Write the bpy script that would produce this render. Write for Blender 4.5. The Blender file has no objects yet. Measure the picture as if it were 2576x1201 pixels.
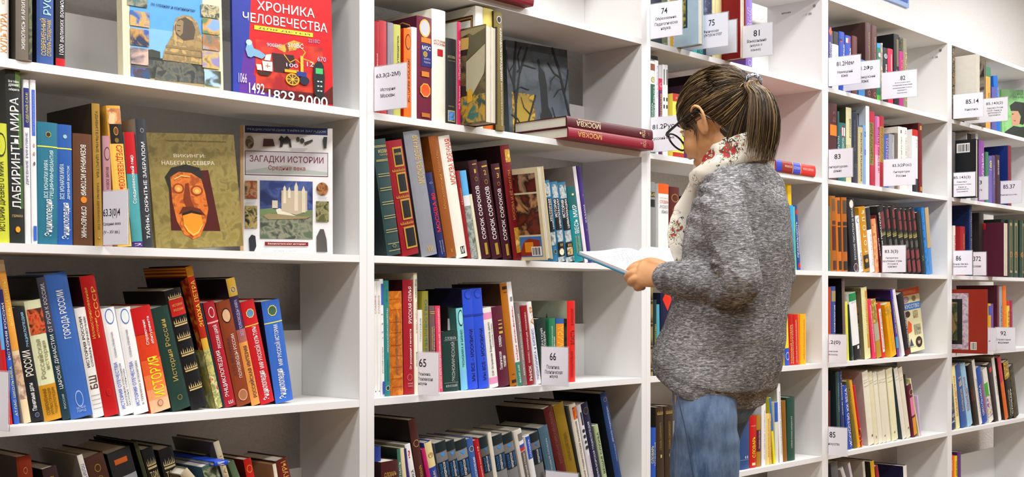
import bpy, bmesh, math, random
from mathutils import Vector, Matrix
C = bpy.context.scene.collection
R = math.radians
# ------------------------------------------------------------------ camera, light, exposure
ZB, S, W, T, TH, DEP = 1.20, .355, 1.1379, .0237, .0175, .2402   # middle shelf height, shelf pitch, bay width, panel, shelf board, depth
YAW = .8157
CAM = Vector((-1.9134, -2.2915, 1.0919))
cd = bpy.data.cameras.new('camera'); cam = bpy.data.objects.new('camera', cd); C.objects.link(cam)
cam.location = CAM; cam.rotation_euler = (R(90), 0, -YAW)
cd.sensor_width = 36; cd.lens = 36 * 3027 / 2576; cd.shift_y = (753.05 - 600.5) / 2576; cd.clip_start = .05; cd.clip_end = 60
cd.dof.use_dof = False
sc = bpy.context.scene; sc.camera = cam
sc.view_settings.view_transform = 'Standard'; sc.view_settings.look = 'None'
sc.view_settings.exposure = 0.15; sc.view_settings.gamma = 1; sc.view_settings.use_curve_mapping = False
wd = bpy.data.worlds.new('world'); sc.world = wd; wd.use_nodes = True
wd.node_tree.nodes['Background'].inputs[0].default_value = (1, .985, .96, 1)
wd.node_tree.nodes['Background'].inputs[1].default_value = .05
def area(name, loc, sx, sy, power, rot=(0, 0, 0), col=(1, .99, .985)):
    l = bpy.data.lights.new(name, 'AREA'); l.shape = 'RECTANGLE'; l.size = sx; l.size_y = sy; l.energy = power; l.color = col
    o = bpy.data.objects.new(name, l); C.objects.link(o); o.location = loc; o.rotation_euler = rot; return o
for ix in range(4):
    for iy, y in enumerate((-.8, -2.0, -3.6)):
        area('ceiling_lamp', (-2.4 + ix * 2.3, y, 2.97), 1.3, .3, (31, 38, 14)[iy])

# ------------------------------------------------------------------ materials
def lin(h):
    v = [int(h[i:i+2], 16) / 255 for i in (0, 2, 4)]
    return tuple(((x + .055) / 1.055) ** 2.4 if x > .04045 else x / 12.92 for x in v)
_m = {}
def newmat(name):
    m = bpy.data.materials.new(name); m.use_nodes = True; nt = m.node_tree
    return m, nt, nt.nodes['Principled BSDF']
def mat(h, rough=.42, gain=1.08, key=''):
    k = (h, rough, gain, key)
    if k in _m: return _m[k]
    m, nt, p = newmat('ink_' + h)
    c = [min(.86, x * gain) for x in lin(h)]
    nz = nt.nodes.new('ShaderNodeTexNoise'); nz.inputs['Scale'].default_value = 45; nz.inputs['Detail'].default_value = 2
    mx = nt.nodes.new('ShaderNodeMix'); mx.data_type = 'RGBA'
    mx.inputs['A'].default_value = (*[x * .9 for x in c], 1); mx.inputs['B'].default_value = (*[min(.9, x * 1.06 + .002) for x in c], 1)
    tc = nt.nodes.new('ShaderNodeTexCoord')
    nt.links.new(tc.outputs['Object'], nz.inputs['Vector']); nt.links.new(nz.outputs['Fac'], mx.inputs['Factor'])
    nt.links.new(mx.outputs['Result'], p.inputs['Base Color']); p.inputs['Roughness'].default_value = rough
    p.inputs['Specular IOR Level'].default_value = .35
    _m[k] = m; return m
def multimat(hs, scale=55, rough=.4):
    k = ('multi', hs, scale)
    if k in _m: return _m[k]
    m, nt, p = newmat('print_' + hs.replace(',', '_')); cs = [lin(x) for x in hs.split(',')]
    tc = nt.nodes.new('ShaderNodeTexCoord'); nz = nt.nodes.new('ShaderNodeTexNoise'); nz.inputs['Scale'].default_value = scale
    nz.inputs['Detail'].default_value = 4; nz.inputs['Distortion'].default_value = .6
    cr = nt.nodes.new('ShaderNodeValToRGB'); e = cr.color_ramp.elements
    e[0].position = .4; e[0].color = (*cs[0], 1); e[1].position = .62; e[1].color = (*cs[-1], 1)
    if len(cs) > 2:
        n = e.new(.5); n.color = (*cs[1], 1)
    if len(cs) > 3:
        n = e.new(.56); n.color = (*cs[2], 1)
    nt.links.new(tc.outputs['Object'], nz.inputs['Vector']); nt.links.new(nz.outputs['Fac'], cr.inputs['Fac'])
    nt.links.new(cr.outputs['Color'], p.inputs['Base Color']); p.inputs['Roughness'].default_value = rough
    _m[k] = m; return m
def board(name, h, bump=.0, scale=400, rough=.5):
    m, nt, p = newmat(name); c = lin(h)
    tc = nt.nodes.new('ShaderNodeTexCoord'); nz = nt.nodes.new('ShaderNodeTexNoise'); nz.inputs['Scale'].default_value = scale; nz.inputs['Detail'].default_value = 4
    mx = nt.nodes.new('ShaderNodeMix'); mx.data_type = 'RGBA'
    mx.inputs['A'].default_value = (*[x * .96 for x in c], 1); mx.inputs['B'].default_value = (*[min(1, x * 1.03) for x in c], 1)
    nt.links.new(tc.outputs['Object'], nz.inputs['Vector']); nt.links.new(nz.outputs['Fac'], mx.inputs['Factor']); nt.links.new(mx.outputs['Result'], p.inputs['Base Color'])
    p.inputs['Roughness'].default_value = rough; p.inputs['Specular IOR Level'].default_value = .3
    if bump:
        b = nt.nodes.new('ShaderNodeBump'); b.inputs['Strength'].default_value = bump; b.inputs['Distance'].default_value = .01
        nt.links.new(nz.outputs['Fac'], b.inputs['Height']); nt.links.new(b.outputs['Normal'], p.inputs['Normal'])
    return m
WHITE = board('white_melamine', 'e6e5e3', .02, 300)
EDGE = board('white_edge_band', 'e9e9ea', 0, 300, .4)
WALL = board('textured_wall', 'f2f0ee', .5, 90, .8)
FLOOR = board('floor_vinyl', '8a6c48', .05, 12, .5)
CEIL = board('ceiling_paint', 'c8c6c0', .1, 40, .9)
PAGE, _nt, _p = newmat('page_block')
_tc = _nt.nodes.new('ShaderNodeTexCoord'); _w = _nt.nodes.new('ShaderNodeTexNoise'); _w.inputs['Scale'].default_value = 60
_mp = _nt.nodes.new('ShaderNodeMapping'); _mp.inputs['Scale'].default_value = (30, 1, 1)
_cr = _nt.nodes.new('ShaderNodeValToRGB'); _cr.color_ramp.elements[0].color = (.50, .45, .34, 1); _cr.color_ramp.elements[1].color = (.74, .70, .60, 1)
_nt.links.new(_tc.outputs['Object'], _mp.inputs[0]); _nt.links.new(_mp.outputs[0], _w.inputs['Vector']); _nt.links.new(_w.outputs['Fac'], _cr.inputs[0]); _nt.links.new(_cr.outputs[0], _p.inputs['Base Color']); _p.inputs['Roughness'].default_value = .8

# ------------------------------------------------------------------ helpers
class MB:
    "collects faces with material slots"
    def __init__(s): s.v = []; s.f = []; s.mi = []; s.ms = []
    def slot(s, m):
        if m not in s.ms: s.ms.append(m)
        return s.ms.index(m)
    def face(s, pts, m):
        n = len(s.v); s.v += [tuple(p) for p in pts]; s.f.append(tuple(range(n, n + len(pts)))); s.mi.append(s.slot(m))
    def mesh(s, vs, fs, m):
        n = len(s.v); s.v += [tuple(p) for p in vs]; k = s.slot(m)
        for f in fs: s.f.append(tuple(i + n for i in f)); s.mi.append(k)
    def box(s, a, b, m):
        x0, y0, z0 = a; x1, y1, z1 = b
        s.mesh([(x0,y0,z0),(x1,y0,z0),(x1,y1,z0),(x0,y1,z0),(x0,y0,z1),(x1,y0,z1),(x1,y1,z1),(x0,y1,z1)],
               [(0,3,2,1),(4,5,6,7),(0,1,5,4),(1,2,6,5),(2,3,7,6),(3,0,4,7)], m)
    def build(s, name, parent=None, smooth=False):
        me = bpy.data.meshes.new(name); me.from_pydata(s.v, [], s.f)
        for m in s.ms: me.materials.append(m)
        me.polygons.foreach_set('material_index', s.mi)
        if smooth: me.polygons.foreach_set('use_smooth', [True] * len(s.f))
        o = bpy.data.objects.new(name, me); C.objects.link(o); o.parent = parent; return o
def tag(o, label=None, cat=None, group=None, kind=None):
    if label: o['label'] = label
    if cat: o['category'] = cat
    if group: o['group'] = group
    if kind: o['kind'] = kind
    return o
def thing(name, loc, label, cat, group=None, rot=(0, 0, 0)):
    o = bpy.data.objects.new(name, None); C.objects.link(o); o.location = loc; o.rotation_euler = rot; o.empty_display_size = .05
    return tag(o, label, cat, group)
_g = {}
def glyphs(t, bold=True, res=2):
    "text as a flat mesh, normalised to its bounding box"
    k = (t, bold, res)
    if k not in _g:
        cu = bpy.data.curves.new('lettering', 'FONT'); cu.body = t; cu.resolution_u = res; cu.offset = .009 if bold else 0
        o = bpy.data.objects.new('lettering', cu); me = bpy.data.meshes.new_from_object(o)
        vs = [v.co.copy() for v in me.vertices]; fs = [tuple(p.vertices) for p in me.polygons]
        bpy.data.objects.remove(o); bpy.data.curves.remove(cu); bpy.data.meshes.remove(me)
        if not vs: vs = [Vector((0, 0, 0)), Vector((1, 1, 0))]
        x0 = min(v.x for v in vs); x1 = max(v.x for v in vs); y0 = min(v.y for v in vs); y1 = max(v.y for v in vs)
        asp = (x1 - x0) / max(1e-6, y1 - y0)
        _g[k] = ([((v.x - x0) / max(1e-6, x1 - x0), (v.y - y0) / max(1e-6, y1 - y0)) for v in vs], fs, asp)
    return _g[k]
def text_into(mb, t, m, f, u0, v0, u1, v1, turn=0, bold=True, res=2, slant=0):
    "f(u, v) -> point; turn 0 upright, 1 reading up, -1 reading down"
    gs, fs, _ = glyphs(t.replace('%c', ':'), bold, res); pts = []
    for x, y in gs:
        if slant: x = x + slant * y * .05
        if turn == 0: p = (u0 + x * (u1 - u0), v0 + y * (v1 - v0))
        elif turn == 1: p = (u1 - y * (u1 - u0), v0 + x * (v1 - v0))
        elif turn == 2: p = (u1 - x * (u1 - u0), v1 - y * (v1 - v0))
        else: p = (u0 + y * (u1 - u0), v1 - x * (v1 - v0))
        pts.append(f(*p))
    mb.mesh(pts, fs, m)

# ------------------------------------------------------------------ the setting
def struct(name, a, b, m):
    mb = MB(); mb.box(a, b, m); o = mb.build(name); tag(o, kind='structure'); return o
struct('floor', (-5.5, -7, -.06), (7.5, .42, 0), FLOOR)
struct('wall_back', (-5.5, .32, 0), (7.5, .42, 3.05), WALL)
struct('ceiling', (-5.5, -7, 3.05), (7.5, .42, 3.12), CEIL)
struct('wall_right', (7.5, -7, 0), (7.6, .42, 3.05), WALL)
struct('baseboard_back', (4.65, .305, 0), (7.5, .32, .09), EDGE)
BAYNAME = {1: 'leftmost bookcase', 2: 'second bookcase', 3: 'third bookcase', 4: 'fourth bookcase', 5: 'rightmost bookcase'}
BAYLAB = {1: 'white open bookcase at far left, with two big picture covers on view',
          2: 'white open bookcase second from left, with two wine red volumes lying over its edge',
          3: 'white open bookcase directly behind the reading girl',
          4: 'white open bookcase right of the girl, fourth in the row',
          5: 'white open bookcase cut off by the right edge of the picture'}
METAL, _nt, _p = newmat('bolt_metal'); _p.inputs['Base Color'].default_value = (.35, .33, .3, 1); _p.inputs['Metallic'].default_value = .9; _p.inputs['Roughness'].default_value = .35
def bookcase(b):
    X0 = (b - 2) * W; root = thing('bookcase', (X0, 0, 0), BAYLAB[b], 'bookcase', 'white bookcases in a row')
    top = ZB + 3 * S
    for x in (0, W - T):
        mb = MB(); mb.box((x + .0006, .0008, .0), (x + T - .0006, DEP, top), WHITE); mb.box((x + .0004, 0, .0), (x + T - .0004, .0009, top), EDGE)
        sp = mb.build('side_panel', root)
    for zz in (3 * S - .045,):
        mb = MB()
        for i in range(8):
            a, c = i * PI2 / 8, (i + 1) * PI2 / 8
            mb.face([(W - T - .0008, .033, ZB + zz), (W - T - .0008, .033 + .0065 * math.cos(c), ZB + zz + .0065 * math.sin(c)), (W - T - .0008, .033 + .0065 * math.cos(a), ZB + zz + .0065 * math.sin(a))], METAL)
        mb.build('bolt', root)
        mb = MB()
        def f(u, v): return (W - T - .0004, .085 - .04 * u, ZB + 3 * S - .077 + .009 * v)
        text_into(mb, '. : 1 :38', mat('606060'), f, 0, 0, 1, 1)
        def f(u, v): return (W - T - .0004, .175 - .04 * u, ZB + 3 * S - .055 + .006 * v)
        if b == 3: text_into(mb, 'вязонн', mat('606060'), f, 0, 0, 1, 1)
        mb.build('printed_mark', root)
    for k in range(-3, 4):
        z = ZB + k * S; y1 = DEP - .008 if k < 3 else DEP
        mb = MB(); mb.box((T, .0008, z - TH), (W - T, y1, z), WHITE); mb.box((T, 0, z - TH), (W - T, .0009, z), EDGE)
        mb.build('top_panel' if k == 3 else 'shelf', root)
        if k < 3:
            mb = MB(); mb.box((T, DEP - .0078, z), (W - T, DEP - .003, z + .167), WHITE); mb.build('back_strip', root)
    mb = MB(); mb.box((T, .03, 0), (W - T, .046, ZB - 3 * S - TH), WHITE); mb.build('plinth', root)
PI2 = math.pi * 2
for b in (1, 2, 3, 4, 5): bookcase(b)
# framed blue notice on the wall
BL = (3.275, .258, 2.4725)
t = thing('wall_poster', (3.657, .318, 2.5055), 'blue poster in thin frame high on the wall at the top right', 'poster')
mb = MB(); mb.box((-.62, -.012, 0), (0, 0, .45), mat('9ab4e0')); mb.build('frame', t)
mb = MB(); mb.box((-.605, -.0135, .02), (-.015, -.0118, .43), multimat('3560c8,2a50b8,5a80d8', 8)); mb.build('sheet', t)

# ------------------------------------------------------------------ books
def spine_pts(w, n=6):
    c = min(.0035, w * .14); return [(w * i / n, c * (1 - math.sin(math.pi * i / n) ** .6)) for i in range(n + 1)]
DN = {'b': 'colour_band', 'q': 'printed_picture', 'l': 'gold_line', 'o': 'emblem', 'dia': 'emblem', 'tri': 'emblem', 'z': 'ornament'}
def deco(mbT, mds, dec, w, L):
    cc = min(.0035, w * .14); lay = [0.0003]; mbD = MB()
    def f(u, v):
        uu = min(1, max(0, u)); return (uu * w, cc * (1 - math.sin(math.pi * uu) ** .6) - lay[0], v * L)
    def strip(u0, u1, v0, v1, m):
        nonlocal mbD
        us = sorted(set([u0, u1] + [i / 6 for i in range(7) if u0 < i / 6 < u1]))
        for a, b in zip(us, us[1:]): mbD.face([f(a, v0), f(b, v0), f(b, v1), f(a, v1)], m)
    for d in dec.split(';'):
        a = d.strip().split(':')
        if len(a) < 2: continue
        k = a[0]; lay[0] += .00013
        if k in DN:
            if k == 'l' and mds and mds[-1][0] == 'gold_line': mbD = mds[-1][1]
            else: mbD = MB(); mds.append((DN[k], mbD))
        if k == 'b':
            u0, u1 = (float(a[4]), float(a[5])) if len(a) > 5 else (float(a[4]) if len(a) > 4 and a[4] else 0.0, 1.0)
            strip(u0, u1, float(a[1]), float(a[2]), mat(a[3]))
        elif k == 'q':
            u0, u1 = (float(a[4]), float(a[5])) if len(a) > 5 else (float(a[4]) if len(a) > 4 and a[4] else 0.0, 1.0)
            strip(u0, u1, float(a[1]), float(a[2]), multimat(a[3]))
        elif k == 'l':
            c = a[2] if len(a[2]) == 6 else ''.join(x * 2 for x in a[2]); v = float(a[1]); strip(.08, .92, v, v + .0045, mat(c))
        elif k in 'tT':
            u0, u1 = (float(a[5]), float(a[6])) if len(a) > 6 else (.2, .8); lay[0] += .0002
            text_into(mbT, a[1], mat(a[4]), f, u0, float(a[2]), u1, float(a[3]), 1 if k == 't' else -1, w > .02)
        elif k == 'h':
            u0, u1 = (float(a[5]), float(a[6])) if len(a) > 6 else (.15, .85); lay[0] += .0002
            text_into(mbT, a[1], mat(a[4]), f, u0, float(a[2]), u1, float(a[3]), 0)
        elif k in ('o', 'dia', 'tri'):
            v = float(a[1]); s = float(a[2])
            if k == 'dia': pts = [(0, -1), (1, 0), (0, 1), (-1, 0)]; hw = .38; hh = .38 * w * 1.5 / L; cs = [a[3]]
            elif k == 'tri': pts = [(-1, .5), (.2, -1), (1, .9)]; hw = .22; hh = .02 * 1.3; cs = [a[3]]
            else:
                asp = float(a[5]) if len(a) > 5 else .8; cs = [a[3], a[4]]
                W_ = min(.34, max(.13, s * .62)) if s >= .1 else .16
                hw = W_; hh = W_ * w / L / (asp if asp > .25 else .4)
                if asp <= .35: hw = .36; hh = .36 * w / L / .45
                n = 8 if asp == 1 else 14
                pts = [(math.cos(PI2 * (i + .5) / n) * 1.05, math.sin(PI2 * (i + .5) / n) * 1.05) for i in range(n)]
            for j, c in enumerate(cs):
                q = 1 - .16 * j
                mbD.face([f(.5 + hw * q * x, v + hh * q * y) for x, y in pts], mat(c)); lay[0] += .00013
        elif k == 'z':
            v0, v1 = float(a[1]), float(a[2]); m = mat(a[3]); n = 7
            strip(.12, .9, v0, v0 + (v1 - v0) * .18, m); strip(.12, .9, v0 + (v1 - v0) * .28, v0 + (v1 - v0) * .36, m)
            for i in range(n):
                u = .14 + .74 * i / (n - 1); h = (v1 - v0) * (.95 if i % 2 else .75)
                mbD.face([f(u - .035, v0 + (v1 - v0) * .36), f(u + .035, v0 + (v1 - v0) * .36), f(u, v0 + h)], m)
def book_body(root, w, L, d, col, cov, fore=False):
    "spine at y=0 towards the room; boards along +y; pages between"
    bt = min(.0025, w * .2); cm = mat(col); km = mat(cov) if cov else cm
    sp = spine_pts(w); mb = MB(); o = .0025
    if not fore:
        n = len(sp)
        for (x0, y0), (x1, y1) in zip(sp, sp[1:]): mb.face([(x0, y0, 0), (x1, y1, 0), (x1, y1, L), (x0, y0, L)], cm)
        y0 = sp[0][1]
        # boards
        for x0, x1 in ((0, bt), (w - bt, w)):
            mb.box((x0, y0, 0), (x1, d, L), km)
        for z, fl in ((0, 1), (L, 0)):                    # top and bottom lips of the spine
            for i in range(n - 1):
                (a0, b0), (a1, b1) = sp[i], sp[i + 1]
                q = [(a0, b0, z), (a1, b1, z), (a1, sp[0][1] + .002, z), (a0, sp[0][1] + .002, z)]
                mb.face(q if not fl else q[::-1], cm)
        mb.box((bt, y0 + .0005, 0), (w - bt, y0 + .002, L), cm)
        mb.build('cover', root)
        mb = MB(); mb.box((bt, y0 + .002, o), (w - bt, d - .003, L - o), PAGE); mb.build('pages', root)
    else:
        for x0, x1 in ((0, bt), (w - bt, w)): mb.box((x0, 0, 0), (x1, d, L), km)
        mb.box((bt, d - .003, 0), (w - bt, d, L), cm); mb.build('cover', root)
        mb = MB(); mb.box((bt, .004, o), (w - bt, d - .003, L - o), PAGE); mb.build('pages', root)
ROWNAME = {2: 'highest shelf', 1: 'upper shelf', 0: 'middle shelf', -1: 'lower shelf', -2: 'second lowest visible shelf', -3: 'lowest visible shelf'}
random.seed(4)
BK = {}
def make_books(data):
    for ln in data.strip().split('\n'):
        h, desc, dec = ln.split('|'); a = h.split()
        b, k = int(a[0]), int(a[1]); X, Y, Z, w, L, th = [float(x) / 1000 for x in a[2:8]]; th *= 1000
        col, cov = a[8], (a[9] if len(a) > 9 else '')
        lab = desc + ', ' + ('lowest visible shelf' if k == -2 and b < 4 else 'second lowest shelf' if k == -2 else ROWNAME[k]) + ', ' + BAYNAME[b]
        root = thing('book', (X, Y, Z), lab, 'book', 'books on the %s of the %s' % (ROWNAME[k], BAYNAME[b]), (0, R(th), 0))
        d = min(L * (.66 + .08 * random.random()), .226 - Y)
        book_body(root, w, L, d, col, cov)
        mt, md = MB(), []; deco(mt, md, dec, w, L)
        for n_, q_ in md:
            if q_.f: q_.build(n_, root)
        if mt.f: mt.build('title', root)
        BK[desc] = (root, w, L, d, spine_pts(w)[0][1])

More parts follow.
